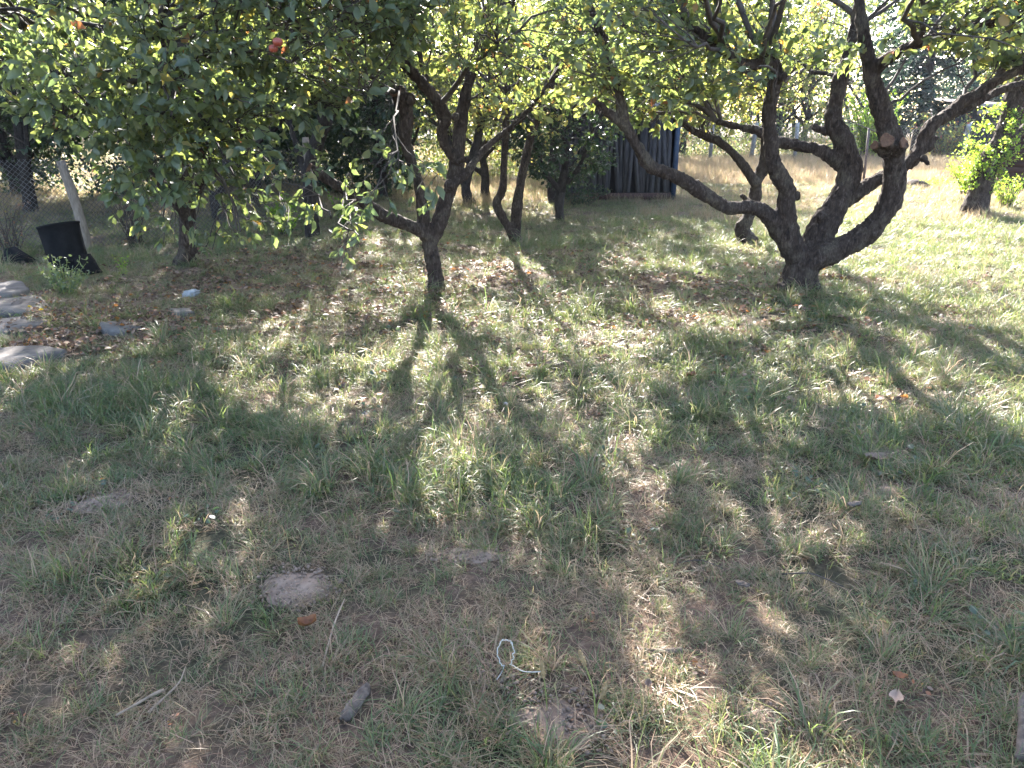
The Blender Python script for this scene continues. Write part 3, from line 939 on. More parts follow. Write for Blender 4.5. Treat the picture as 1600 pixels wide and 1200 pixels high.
cp(pd, -6.6, 18.5, 3.9, 1.15, 'dense dark tree deep in the shade behind the crooked fence-side trunk')
cp(pd, -12.0, 19.0, 5.0, 1.2, 'dense dark tree past the sunlit strip beyond the wire fence')
cp(pd, -5.7, 15.9, 0.8, 0.85, 'dense dark tree added for shade behind the upright dark trunk and the fence')  # extra tree added to deepen the shade at the back left
cp(pd, -9.8, 15.6, 2.9, 0.95, 'dense dark tree added as a second layer of shade beyond the wire fence')  # another added tree, one more layer of shade past the fence
cp(pd, -10.6, 11.2, 5.6, 0.9, 'dense dark tree beside the wire fence at the end by the black sheet')

# a blue-green conifer beyond the far fence
def conifer(x, y, H, rr, label, seed):
    rng = np.random.default_rng(seed)
    root = thing('conifer_tree', label, 'conifer', (x, y, 0), 'trees behind the orchard')
    tr = spline([(x, y, -0.1), (x + .05, y, H * .5), (x, y, H)], (0.2, 0.12, 0.02), 0.3)
    v, q = tubes(tr[0][None], tr[1][None], 9)
    link('trunk', mesh_np('trunk', v, [q]), M['bark_dark'], root)
    pol, rad, pos, dirs = [], [], [], []
    for i in range(150):
        z = H * (0.08 + 0.9 * rng.uniform(0, 1) ** 1.2)
        a = rng.uniform(0, 2 * PI)
        L = rr * (1 - z / H) ** 0.8 * rng.uniform(0.75, 1.1) + 0.15
        t = np.linspace(0, 1, 6)
        px = np.stack((x + np.cos(a) * L * t, y + np.sin(a) * L * t, z + 0.15 * L * t - 0.45 * L * t ** 2), -1)
        pol.append(px)
        rad.append(np.linspace(0.03, 0.006, 6))
        m = int(110 * L / rr) + 25
        tt = rng.uniform(0.1, 1, m)
        p = np.stack([np.interp(tt, t, px[:, k]) for k in range(3)], -1)
        d = np.stack((np.cos(a) + rng.normal(0, .7, m), np.sin(a) + rng.normal(0, .7, m), rng.normal(-.35, .3, m)), -1)
        pos.append(p)
        dirs.append(d)
    v, q = tubes(np.array(pol), np.array(rad), 4)
    tag(link('boughs', mesh_np('boughs', v, [q]), M['twig'], root), kind='stuff')
    pos, dirs = np.vstack(pos), np.vstack(dirs)
    n = len(pos)
    fo = link('foliage', leaf_mesh('foliage', pos, dirs, rng.uniform(.18, .36, n), rng.uniform(0, 1, n), rng, False, 0.45), M['needle'], root)
    tag(fo, kind='stuff')


conifer(15.8, 31.5, 10.5, 3.3, 'tall blue-green conifer beyond the far wire fence', 41)
conifer(21.6, 34.5, 10.0, 3.8, 'second blue-green conifer behind the dark hut', 42)

# far-off wood closing the horizon
rng = np.random.default_rng(50)
n = 110000
fx = rng.uniform(-62, 62, n)
fy = 46 + rng.uniform(0, 9, n) + 3 * np.sin(fx * .11)
top = 8.0 + 1.6 * np.sin(fx * .35 + 1) + 1.2 * np.sin(fx * .83) + 0.7 * np.sin(fx * 1.9)
top = np.where(np.abs(fx + 5.0) < 2.3, top * 0.55, top)
fz = rng.uniform(0.05, 1, n) ** 0.8 * top
pos = np.stack((fx, fy, fz), -1)
keep = clump(pos, 51, 0.9) > -0.42
pos = pos[keep]
n = len(pos)
dirs = rng.standard_normal((n, 3)) - np.array((0, 0, .3))
hue = np.clip(0.28 + 0.35 * clump(pos, 52, 0.22) + 0.15 * rng.standard_normal(n), 0, 0.85)
def thicket(name, label, x0, x1, yc, depth, h, n, mat, seed, size, hue0):
    r2 = np.random.default_rng(seed)
    x = r2.uniform(x0, x1, n)
    tp = h * (.75 + .18 * np.sin(x * 1.7 + seed) + .12 * np.sin(x * 4.1))
    p = np.stack((x, yc + depth * (r2.uniform(0, 1, n) - .5) + .5 * np.sin(x * .9), r2.uniform(.02, 1, n) ** .9 * tp), -1)
    p = p[clump(p, seed, 2.4) > -.30]
    m = len(p)
    hu = np.clip(hue0 + .25 * r2.standard_normal(m), 0, .95)
    d = r2.standard_normal((m, 3)) - np.array((0, 0, .25))
    o = link(name, leaf_mesh(name, p, d, size * r2.uniform(.6, 1.4, m), hu, r2, False), M[mat])
    tag(o, label, kind='stuff')


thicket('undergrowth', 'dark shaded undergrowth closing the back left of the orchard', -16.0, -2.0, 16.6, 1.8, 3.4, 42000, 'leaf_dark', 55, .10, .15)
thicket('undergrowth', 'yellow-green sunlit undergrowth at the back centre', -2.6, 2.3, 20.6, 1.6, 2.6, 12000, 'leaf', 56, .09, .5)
thicket('added_tree_belt', 'tall dark belt of trees added to block the sun behind the undergrowth', -8.4, -2.6, 19.6, 1.6, 6.0, 36000, 'leaf_dark', 59, .14, .15)  # belt added to keep the sun off the back left
thicket('fence_shrubs', 'mixed green shrubs growing along the far wire fence', 3.5, 13.5, 29.2, 1.4, 1.9, 12000, 'leaf', 57, .09, .35)
thicket('fence_shrubs', 'dusky shrubs along the far fence beside the dark hut', 20.5, 34.0, 29.6, 1.4, 2.6, 14000, 'leaf_dark', 58, .09, .7)
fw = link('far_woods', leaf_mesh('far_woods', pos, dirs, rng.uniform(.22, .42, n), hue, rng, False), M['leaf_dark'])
tag(fw, 'mixed green wood closing the view beyond the field and fences', kind='stuff')
tx = rng.uniform(-55, 55, 70)
pol = np.stack([np.stack((tx + k * rng.normal(0, .15, 70), 48 + rng.uniform(0, 4, 70), np.full(70, -0.1 + k * 1.6)), -1) for k in range(4)], 1)
v, q = tubes(pol, np.tile(np.linspace(.16, .05, 4), (70, 1)), 6)
tag(link('far_wood_trunks', mesh_np('far_wood_trunks', v, [q]), M['bark_dark']), 'dark stems standing in the far wood', kind='stuff')

# ------------------------------------------------------------------ shrubs, saplings and weeds
def shrub(name, label, cat, base, h, r, n_stem, leaves, size, mats, seed, base_hue=0.5, group=None, narrow=1.0, spread=0.25):
    rng = np.random.default_rng(seed)
    root = thing(name, label, cat, base, group)
    b = np.asarray(base)
    ang = rng.uniform(0, 2 * PI, n_stem)
    rr = r * rng.uniform(0.1, 1, n_stem) ** .6
    hh = h * rng.uniform(0.55, 1.0, n_stem)
    tip = np.stack((b[0] + np.cos(ang) * rr, b[1] + np.sin(ang) * rr, b[2] + hh), -1)
    st = np.stack((b[0] + np.cos(ang) * rr * .25, b[1] + np.sin(ang) * rr * .25, np.full(n_stem, b[2] - 0.02)), -1)
    t = np.linspace(0, 1, 6)[None, :, None]
    pol = st[:, None] + (tip - st)[:, None] * np.concatenate((t ** 1.4, t ** 1.4, t ** 0.9), -1) + rng.normal(0, .012, (n_stem, 6, 3)) * (h / .5)
    v, q = tubes(pol, np.tile(np.linspace(.006, .0018, 6) * (h / .6) ** .5, (n_stem, 1)), 4)
    tag(link('stems', mesh_np('stems', v, [q]), M['stalk'] if mats[0] == 'stalk' else M[mats[0]], root), kind='stuff')
    si = rng.integers(0, n_stem, leaves)
    tp = rng.uniform(0.12, 1, leaves) * 4.999
    i0 = tp.astype(int)
    fr = (tp - i0)[:, None]
    pos = pol[si, i0] * (1 - fr) + pol[si, i0 + 1] * fr + rng.normal(0, .015, (leaves, 3))
    d = rng.standard_normal((leaves, 3)) * .8
    d[:, 2] += 0.15
    hue = np.clip(base_hue + spread * rng.standard_normal(leaves), 0, 1)
    fo = link('foliage', leaf_mesh('foliage', pos, d, size * rng.uniform(.6, 1.3, leaves), hue, rng, True, narrow), M[mats[1]], root)
    tag(fo, kind='stuff')
    return root


shrub('sapling', 'bright green leafy sapling left of the upright dark trunk', 'sapling', G(448, 368), 0.62, 0.30, 12, 520, 0.05, ('twig', 'leaf_fresh'), 61, 0.45)
shrub('sapling', 'low green sapling in shade right of the upright dark trunk', 'sapling', G(538, 350), 0.55, 0.28, 10, 300, 0.045, ('twig', 'leaf_fresh'), 62, 0.25)
shrub('nettle_weed', 'feathery green weeds growing in front of the leaning black tub', 'weed', G(105, 462), 0.34, 0.26, 22, 700, 0.032, ('stalk', 'leaf'), 63, 0.2)
shrub('dry_shrub', 'brown and reddish dry shrub at the foot of the wire fence', 'shrub', G(18, 395), 0.62, 0.34, 26, 420, 0.03, ('twig', 'litter'), 64, 0.6)
shrub('weed', 'tall thin weed stalk near the left trunk', 'weed', G(193, 432), 0.36, 0.07, 4, 70, 0.026, ('stalk', 'leaf_fresh'), 65, 0.5)
shrub('shrub', 'bright green bush against the foot of the leaning brown trunk', 'bush', G(1512, 330) + np.array((0, .1, .28)), 0.62, 0.42, 46, 1500, 0.045, ('twig', 'leaf_fresh'), 66, 0.75)
shrub('shrub', 'pale weedy bush right of the leaning brown trunk', 'bush', G(1572, 322), 0.6, 0.5, 40, 900, 0.042, ('twig', 'leaf_fresh'), 67, 0.65)
shrub('shrub', 'low green weeds beside the dark earth heap', 'bush', G(1465, 293), 0.22, 0.55, 40, 500, 0.055, ('stalk', 'leaf_fresh'), 68, 0.6)
shrub('shrub', 'rounded pale green bush behind the leaning iron pole', 'bush', (12.3, 27.6, 0.0), 2.3, 1.1, 70, 2600, 0.10, ('twig', 'leaf_fresh'), 69, 0.5)
shrub('shrub', 'yellowish bush growing through the far wire fence', 'bush', (15.0, 28.0, 0.0), 1.7, 1.3, 60, 1700, 0.10, ('twig', 'leaf'), 70, 0.7)
shrub('dry_shrub', 'dry brown stalks standing beyond the fence post', 'shrub', G(212, 385), 0.75, 0.22, 34, 120, 0.03, ('twig', 'litter'), 71, 0.5)
shrub('sapling', 'small dark green undergrowth under the shed side of the plum tree', 'sapling', G(905, 322), 0.5, 0.6, 26, 600, 0.055, ('twig', 'leaf_dark'), 72, 0.6)
# shoots on the leaning trunk
vb = G(1522, 337)
vine = thing('climbing_shoots', 'bright green leafy shoots sprouting up the leaning brown trunk', 'climbing plant', vb)
rng = np.random.default_rng(73)
pol, pos, dirs = [], [], []
for i in range(95):
    k = rng.uniform(0, 1)
    px, py = np.interp(k, (0, .35, .7, 1), (1533, 1545, 1562, 1578)), np.interp(k, (0, .35, .7, 1), (292, 258, 222, 170))
    c = P(px, py, vb[1] + .1)
    a = rng.uniform(PI * .6, PI * 1.75)
    L = rng.uniform(.12, .42) * (1.3 if rng.uniform() < .5 else .8)
    tip = c + np.array((math.cos(a) * (L + .15), math.sin(a) * (L * .8 + .15), rng.normal(.05, .16)))
    t = np.linspace(0, 1, 5)[:, None]
    pl = c + (tip - c) * t + np.array((0, 0, .1)) * t * (1 - t)
    pol.append(pl)
    m = 26
    tt = rng.uniform(.35, 1, m)
    pos.append(np.stack([np.interp(tt, t[:, 0], pl[:, j]) for j in range(3)], -1) + rng.normal(0, .03, (m, 3)))
    dirs.append(rng.standard_normal((m, 3)) + np.array((0, -.3, .2)))
v, q = tubes(np.array(pol), np.tile(np.linspace(.006, .002, 5), (95, 1)), 4)
tag(link('stems', mesh_np('stems', v, [q]), M['twig'], vine), kind='stuff')
pos, dirs = np.vstack(pos), np.vstack(dirs)
fo = link('foliage', leaf_mesh('foliage', pos, dirs, rng.uniform(.03, .06, len(pos)), np.clip(rng.normal(.65, .22, len(pos)), 0, 1), rng, True), M['leaf_fresh'], vine)
tag(fo, kind='stuff')

# ------------------------------------------------------------------ board shed
rng = np.random.default_rng(80)
sb = G(1050, 312)
shed = thing('shed', 'old shed of weathered grey upright boards with a blue corner strip', 'shed', sb)
sx1, sy = sb[0], sb[1]
wid, dep, hh = 2.3, 2.2, 1.7
x = sx1 - 0.06
shared = [box_mesh('plank', (0.118, 0.025, hh * f), jit=0.006, rng=rng) for f in (1.0, .985, .97, 1.01)]
for m_ in shared:
    m_.materials.append(M['plank'])
k = 0
while x > sx1 - wid:
    o = link('plank', shared[int(rng.integers(4))], None, shed, (x - 0.058, sy + rng.uniform(-.012, .012), hh / 2 + rng.uniform(-.02, .03)))
    o.rotation_euler = (rng.normal(0, .012), rng.normal(0, .03), rng.normal(0, .07))
    wq = rng.uniform(.5, 1.0)
    o.scale.x = wq
    o.scale.z = rng.uniform(.9, 1.02)
    x -= 0.105 * wq + rng.uniform(.006, .03)
y = sy + 0.09
while y < sy + dep:
    o = link('plank', shared[int(rng.integers(4))], None, shed, (sx1 + 0.02, y + .058, hh / 2 + rng.uniform(-.02, .03)))
    o.rotation_euler = (0, rng.normal(0, .01), PI / 2 + rng.normal(0, .03))
    y += 0.126
bm_ = box_mesh('wall', (wid - .1, dep - .1, hh - .1))
link('wall', bm_, M['dark_wood'], shed, (sx1 - wid / 2 - .02, sy + dep / 2 + .04, hh / 2 - .02))
link('corner_strip', box_mesh('corner_strip', (0.09, 0.06, hh)), M['blue'], shed, (sx1 + 0.01, sy - 0.035, hh / 2))
o = link('roof', box_mesh('roof', (wid + .4, dep + .5, 0.05)), M['tin'], shed, (sx1 - wid / 2, sy + dep / 2, hh + .14))
o.rotation_euler = (R(6), 0, 0)
link('base_rail', box_mesh('base_rail', (wid, 0.05, 0.12)), M['brown_wall'], shed, (sx1 - wid / 2 - .05, sy - .05, 0.07))

# brown boarded building at the right
hb = G(1554, 297)
house = thing('outbuilding', 'brown boarded outbuilding wall behind the leaning trunk', 'outbuilding', hb)
hw, hd, hh2 = 4.2, 2.6, 1.9
me = box_mesh('plank', (hw, 0.03, 0.118), jit=0.002, rng=rng)
me.materials.append(M['brown_wall'])
me2 = box_mesh('plank', (hd - .06, 0.03, 0.118), jit=0.002, rng=rng)
me2.materials.append(M['brown_wall'])
for i in range(15):
    o = link('plank', me, None, house, (hb[0] + hw / 2, hb[1] + rng.uniform(-.004, .004), 0.07 + i * .1195))
    o.rotation_euler = (0, rng.normal(0, .0015), 0)
    o = link('plank', me2, None, house, (hb[0] + .02, hb[1] + hd / 2 + .02, 0.07 + i * .1195))
    o.rotation_euler = (0, 0, PI / 2)
link('wall', box_mesh('wall', (hw - .1, hd - .1, hh2)), M['dark_wood'], house, (hb[0] + hw / 2 + .06, hb[1] + hd / 2 + .06, hh2 / 2))
house.rotation_euler = (0, 0, R(-40))
o = link('roof', box_mesh('roof', (hw + .5, hd + .6, .06)), M['tin'], house, (hb[0] + hw / 2, hb[1] + hd / 2, hh2 + .16))
o.rotation_euler = (R(-7), 0, 0)

# dark hut with a pale roof edge, far beyond the fence
q0 = P(1492, 240, 29.6)
hut = thing('hut', 'small dark hut with a pale tin roof edge beyond the far fence', 'hut', (q0[0], 29.6, 0))
hx = q0[0] + 1.3
link('wall', box_mesh('wall', (2.5, 2.4, 1.75)), M['dark_wood'], hut, (hx, 30.8, .86))
link('doorway', box_mesh('doorway', (1.3, .05, 1.5)), M['dark_wood'], hut, (hx - .2, 29.58, .76))
o = link('roof', box_mesh('roof', (3.2, 3.2, .07)), M['tin'], hut, (hx + .1, 30.6, 1.86))
o.rotation_euler = (R(5), R(4), 0)
o = link('roof_board', box_mesh('roof_board', (1.1, .05, .16)), M['tin'], hut, (hx - .55, 29.0, 1.62))
o.rotation_euler = (0, R(-6), 0)

# ------------------------------------------------------------------ fences
def chainlink(root, a, bpt, h, cell, rw, z0=0.02, sag=0.0):
    """woven wire mesh of zigzag wires between a and b"""
    a, bpt = np.asarray(a, float), np.asarray(bpt, float)
    L = np.linalg.norm(bpt - a)
    d = (bpt - a) / L
    pol = []
    nx = int(L / cell)
    for i in range(-int(h / cell), nx + 1):
        for s in (1, -1):
            s0 = i * cell if s == 1 else i * cell + h
            u0, u1 = s0, s0 + s * h
            z0_, z1_ = 0.0, h
            lo, hi_ = min(u0, u1), max(u0, u1)
            if hi_ <= 0 or lo >= L:
                continue
            t0, t1 = 0.0, 1.0
            ts = [(0 - u0) / (u1 - u0), (L - u0) / (u1 - u0)]
            t0, t1 = max(0.0, min(ts)), min(1.0, max(ts))
            if t1 - t0 < 0.02:
                continue
            pts = []
            for t in np.linspace(t0, t1, 6):
                u = u0 + (u1 - u0) * t
                pts.append(a + d * u + np.array((-d[1], d[0], 0)) * (0.02 * math.sin(u * 3.1) + s * .002) + np.array((0, 0, z0 + h * t - sag * math.sin(PI * u / L))))
            pol.append(pts)
    pol = np.array(pol)
    v, q = tubes(pol, np.full(pol.shape[:2], rw), 3)
    m = link('wire_mesh', mesh_np('wire_mesh', v, [q]), M['wire'], root)
    tag(m, kind='stuff')


p1 = G(137, 393)
f0 = thing('wire_fence', 'sagging rusty chain-link fence with a leaning wooden post behind the tub', 'wire fence', p1)
tp = P(100, 268, p1[1] + .1)
ps_, rs_ = spline([p1 - np.array((0, 0, .1)), (p1 + tp) / 2 + np.array((.03, 0, 0)), tp + np.array((-.02, 0, .12))], (.062, .056, .05), .08)
v, q = tubes(ps_[None], rs_[None], 9, .05, rng)
link('post', mesh_np('post', v, [q, tube_caps(1, len(ps_), 9)]), M['post'], f0)
pl2 = np.array((-9.4, 8.3, 0.0))
pr2 = np.array((-3.0, 11.6, 0.0))
for c in (pl2, pr2):
    ps_, rs_ = spline([c - np.array((0, 0, .1)), c + np.array((.02, 0, .6)), c + np.array((.03, 0, 1.25))], (.055, .05, .045), .1)
    v, q = tubes(ps_[None], rs_[None], 9, .05, rng)
    link('post', mesh_np('post', v, [q, tube_caps(1, len(ps_), 9)]), M['post'], f0)
chainlink(f0, pl2 + np.array((0, .07, 0)), p1 + np.array((-.06, .07, 0)), 1.05, .06, .0028, .06, .05)
chainlink(f0, p1 + np.array((.02, .09, 0)), pr2 + np.array((0, .07, 0)), 1.05, .06, .0028, .06, .05)

FY = 27.5
fa, fb = P(1045, 236, FY)[0], P(1640, 236, FY)[0]
f1 = thing('wire_fence', 'far wire fence on pale concrete posts along the dry field', 'wire fence', (fa, FY, 0))
me = box_mesh('post', (.11, .11, 1.3))
me.materials.append(M['concrete'])
nx = 10
for i in range(nx):
    xx = fa + (fb - fa) * i / (nx - 1)
    o = link('post', me, None, f1, (xx, FY + .08, .6))
    o.rotation_euler = (rng.normal(0, .03), rng.normal(0, .03), rng.normal(0, .2))
chainlink(f1, (fa, FY, 0), (fb, FY, 0), 1.0, .11, .0035, .1)
v, q = tubes(np.array([[(fa, FY, 1.12), ((fa + fb) / 2, FY, 1.1), (fb, FY, 1.12)]]), np.full((1, 3), .006), 4)
link('top_wire', mesh_np('top_wire', v, [q]), M['wire'], f1)

# leaning iron pole with a loose rod across its top
pb0 = G(1349, 288)
pt_ = P(1358, 200, pb0[1])
pole = thing('iron_pole', 'thin rusty iron pole leaning in the dry field with a rod across its top', 'pole', pb0)
v, q = tubes(np.array([[pb0 - np.array((0, 0, .1)), (pb0 + pt_) / 2, pt_]]), np.full((1, 3), .028), 8)
link('shaft', mesh_np('shaft', v, [q, tube_caps(1, 3, 8)]), M['iron'], pole)
ra, rb_ = P(1314, 183, pb0[1] + .05), P(1373, 208, pb0[1] + .05)
v, q = tubes(np.array([[ra, (ra + rb_) / 2, rb_]]), np.full((1, 3), .012), 6)
link('rod', mesh_np('rod', v, [q, tube_caps(1, 3, 6)]), M['iron'], pole)

# ------------------------------------------------------------------ black tub, black sheet, plastic bag
tb = G(108, 437)
tub = thing('tub', 'black rubber tub leaning over with a torn flared foot', 'tub', tb)
prof = [(.172, -.04), (.178, .05), (.18, .15), (.184, .28), (.189, .42), (.192, .49), (.199, .495), (.199, .512), (.186, .512), (.180, .42), (.174, .28), (.168, .12), (.16, .03), (.001, .03)]
ns_ = 32
V = []
for r_, z in prof:
    for i in range(ns_):
        a = 2 * PI * i / ns_
        sq = 1 + .035 * math.cos(2 * a + .6) * (z / .46) + .02 * math.sin(3 * a + z * 9)
        V.append((r_ * sq * math.cos(a), r_ * sq * math.sin(a), z))
V = np.array(V)
i_ = np.arange(len(V)).reshape(len(prof), ns_)
Q = np.stack((i_[:-1], np.roll(i_[:-1], -1, 1), np.roll(i_[1:], -1, 1), i_[1:]), -1).reshape(-1, 4)
rot = np.array(Matrix.Rotation(R(-10), 3, 'Y') @ Matrix.Rotation(R(-7), 3, 'X'))
V2 = V @ rot.T + tb + np.array((-.02, .12, .02))
link('body', mesh_np('body', V2, [Q]), M['tub'], tub)
a = np.linspace(-.9, .7, 12)
fv = []
for j, (r_, z) in enumerate(((.19, .17), (.215, .10), (.232, .02), (.255, -.03), (.245, -.04), (.205, .08), (.18, .16))):
    for t in a:
        fv.append((r_ * math.cos(t) * (1 + .03 * math.sin(t * 7)), r_ * math.sin(t), z))
fv = np.array(fv) @ rot.T + tb + np.array((-.0, .12, .03))
i_ = np.arange(len(fv)).reshape(7, 12)
Q = np.stack((i_[:-1, :-1], i_[:-1, 1:], i_[1:, 1:], i_[1:, :-1]), -1).reshape(-1, 4)
link('foot_flap', mesh_np('foot_flap', fv, [Q]), M['tub'], tub)

wb = G(28, 412)
V = np.array([(-.16, -.1, 0), (.19, -.1, 0), (.19, .12, 0), (-.16, .12, 0), (-.07, -.06, .19), (-.055, -.06, .19), (-.055, .1, .19), (-.07, .1, .19)], float) + wb
me = mesh_np('black_sheet', V, [np.array([(0, 1, 5, 4), (1, 2, 6, 5), (2, 3, 7, 6), (3, 0, 4, 7), (4, 5, 6, 7), (3, 2, 1, 0)])], smooth=False)
tag(link('black_sheet', me, M['tub']), 'folded black sheet standing like a small tent in dry weeds', 'sheet')

gb = G(298, 464)
rng = np.random.default_rng(90)
V, F = [], []
a_, b_ = 26, 16
for j in range(b_ + 1):
    for i in range(a_):
        th, ph = PI * j / b_, 2 * PI * i / a_
        k = 1 + .5 * mnoise.noise((math.cos(ph) * 2.2, math.sin(ph) * 2.2, th * 2)) + .35 * mnoise.noise((math.cos(ph) * 6, math.sin(ph) * 6, th * 5))
        V.append((gb[0] + .068 * k * math.cos(th), gb[1] + .04 * k * math.sin(th) * math.cos(ph), gb[2] + .035 + .038 * k * math.sin(th) * math.sin(ph) + .02 * math.cos(th)))
V = np.array(V)
i_ = np.arange(len(V)).reshape(b_ + 1, a_)
Q = np.stack((i_[:-1], np.roll(i_[:-1], -1, 1), np.roll(i_[1:], -1, 1), i_[1:]), -1).reshape(-1, 4)
tag(link('plastic_bag', mesh_np('plastic_bag', V, [Q]), M['white']), 'crumpled white plastic bag in the grass below the left tree', 'plastic bag')

# ------------------------------------------------------------------ path slabs at the left
path = thing('path', 'broken concrete slabs sunk in the grass and leaf litter', None, G(30, 520))
tag(path, kind='structure')


def slab(corners, th, label=None):
    c = np.array([G(*p) for p in corners])
    mid = c.mean(0)
    n = 24
    # uneven outline around the corners
    pts = []
    m = len(c)
    for i in range(m):
        for t in np.linspace(0, 1, 6, endpoint=False):
            p = c[i] * (1 - t) + c[(i + 1) % m] * t
            pts.append(p + rng.normal(0, .006, 3) * np.array((1, 1, 0)))
    pts = np.array(pts)
    inner = mid + (pts - mid) * rng.uniform(.94, .98, (m * 6, 1))
    k = len(pts)
    up = np.stack((np.zeros(k), np.zeros(k), th + rng.normal(0, .004, k)), -1)
    V = np.vstack((pts + np.array((0, 0, -.06)), pts + up * .6, inner + up, [mid + np.array((0, 0, th))]))
    i0 = np.arange(k)
    i1 = (i0 + 1) % k
    q = np.vstack((np.stack((i0, i1, k + i1, k + i0), -1), np.stack((k + i0, k + i1, 2 * k + i1, 2 * k + i0), -1)))
    t = np.stack((2 * k + i0, 2 * k + i1, np.full(k, 3 * k)), -1)
    o = link('slab', mesh_np('slab', V, [q, t], smooth=False), M['slab'], path)
    if label:
        o['label'] = label


slab([(-60, 452), (38, 448), (48, 462), (20, 474), (-70, 480)], .06)
slab([(-70, 484), (62, 472), (78, 484), (60, 496), (-80, 506)], .045)
slab([(-90, 512), (60, 500), (78, 508), (30, 522), (-100, 540)], .045)
slab([(-120, 566), (60, 552), (108, 556), (70, 570), (10, 588), (-140, 600)], .05)
slab([(158, 516), (205, 513), (222, 522), (190, 530), (160, 526)], .045)
slab([(262, 492), (298, 487), (305, 494), (275, 499)], .05)
for cpx in ((-220, 470, -95, 520), (-260, 530, -130, 610)):
    slab([(cpx[0], cpx[1]), (cpx[2], cpx[1]), (cpx[2] + 5, cpx[3]), (cpx[0] - 20, cpx[3])], .06)


# bare soil patches
def mound(name, px, rx, ry, h, mat, label, seed):
    c = G(*px)
    n, m = 30, 9
    V, F = [], []
    for j in range(m + 1):
        for i in range(n):
            a = 2 * PI * i / n
            e = 1 + .3 * mnoise.noise((math.cos(a) * 1.4 + seed, math.sin(a) * 1.4, seed))
            t = j / m
            x, y = c[0] + 1.15 * rx * e * t * math.cos(a), c[1] + 1.15 * ry * e * t * math.sin(a)
            z = float(relief(x, y)) + h * (1 - t * t) - .018 * t ** 3 + .012 * mnoise.noise((x * 14, y * 14, seed)) * (1 - t * .5)
            V.append((x, y, z))
    i_ = np.arange(len(V)).reshape(m + 1, n)
    Q = np.stack((i_[:-1], i_[1:], np.roll(i_[1:], -1, 1), np.roll(i_[:-1], -1, 1)), -1).reshape(-1, 4)
    o = link(name, mesh_np(name, np.array(V), [Q]), mat)
    tag(o, label, kind='structure')


mound('soil_mound', (162, 788), .15, .13, .012, M['soil'], 'bare pale soil patch in grass at the left', 1.0)
mound('soil_mound', (462, 922), .15, .12, .014, M['soil'], 'bare pale soil patch between tufts in front', 2.0)
mound('soil_mound', (1400, 768), .20, .10, .012, M['soil'], 'bare soil patch in sun at the right', 3.0)
mound('soil_mound', (1385, 706), .18, .07, .010, M['soil'], 'small bare patch above the sunny soil patch', 4.0)
mound('soil_mound', (1180, 1120), .10, .08, .010, M['soil'], 'small bare patch near the front', 5.0)
mound('soil_mound', (880, 1120), .18, .11, .010, M['soil'], 'bare soil in the dry front grass', 6.0)
mound('soil_mound', (735, 868), .16, .07, .014, M['soil'], 'pale straw-strewn hump in the shaded grass', 8.0)
mound('earth_heap', (1432, 293), .34, .26, .17, M['darksoil'], 'dark earth heap at the edge of the dry field', 7.0)

# ------------------------------------------------------------------ grass and litter (scattered masses)
def tuft_mesh(name, seed, n, rad, lmin, lmax, wid, splay, hue_mu, hue_sd, segs=3, droop=0.8, flat=0.0):
    rng = np.random.default_rng(seed)
    a = rng.uniform(0, 2 * PI, n)
    r = rad * np.sqrt(rng.uniform(0, 1, n))
    base = np.stack((np.cos(a) * r, np.sin(a) * r, np.full(n, -0.006)), -1)
    az = rng.uniform(0, 2 * PI, n) * (1 - 0.5 * (1 - flat)) + a * (0.5 * (1 - flat))
    L = rng.uniform(lmin, lmax, n)
    el = np.clip(rng.normal(PI / 2 - splay, 0.3, n), 0.03, PI / 2)
    el = np.where(rng.uniform(0, 1, n) < flat, rng.uniform(0.0, 0.18, n), el)
    h = np.stack((np.cos(az), np.sin(az), np.zeros(n)), -1)
    s = np.stack((-np.sin(az), np.cos(az), np.zeros(n)), -1)
    tw = rng.uniform(-.6, .6, n)
    s = s * np.cos(tw)[:, None] + np.array((0, 0, 1.0)) * np.sin(tw)[:, None]
    pts = [base]
    cur = base.copy()
    e = el.copy()
    for k in range(segs):
        step = L / segs
        cur = cur + (h * np.cos(e)[:, None] + np.array((0, 0, 1.0)) * np.sin(e)[:, None]) * step[:, None]
        cur[:, 2] = np.maximum(cur[:, 2], 0.003)
        pts.append(cur.copy())
        e = e - droop * rng.uniform(.3, 1.2, n) * (k + 1) / segs
        az2 = rng.normal(0, .25, n)
        h = h * np.cos(az2)[:, None] + np.stack((-h[:, 1], h[:, 0], h[:, 2]), -1) * np.sin(az2)[:, None]
    w = wid * rng.uniform(.6, 1.3, n)
    V = []
    for k in range(segs):
        ww = (w * (1.0 if k < segs - 1 else .7) * .5)[:, None]
        V += [pts[k] - s * ww, pts[k] + s * ww]
    V.append(pts[segs])
    kk = 2 * segs + 1
    V = np.stack(V, 1).reshape(-1, 3)
    off = (np.arange(n) * kk)[:, None]
    qs = [np.array([(2 * j, 2 * j + 1, 2 * j + 3, 2 * j + 2)]) + off for j in range(segs - 1)]
    ts = np.array([(2 * segs - 2, 2 * segs - 1, 2 * segs)]) + off
    faces = ([np.vstack(qs)] if qs else []) + [ts]
    hue = np.clip(rng.normal(hue_mu, hue_sd, n), 0, 1)
    me = mesh_np(name, V, faces, {'hue': np.repeat(hue, kk)}, smooth=True)
    me.materials.append(M['grass'])
    return me


def weed_mesh(name, seed, n, rad, size, hue):
    rng = np.random.default_rng(seed)
    a = rng.uniform(0, 2 * PI, n)
    r = rad * np.sqrt(rng.uniform(0, 1, n))
    pos = np.stack((np.cos(a) * r, np.sin(a) * r, rng.uniform(.008, .045, n)), -1)
    d = np.stack((np.cos(a), np.sin(a), rng.normal(.15, .25, n)), -1)
    me = leaf_mesh(name, pos, d, size * rng.uniform(.6, 1.4, n), np.clip(rng.normal(hue, .15, n), 0, 1), rng, True, 1.2, 1.4)
    me.materials.append(M['leaf'])
    return me


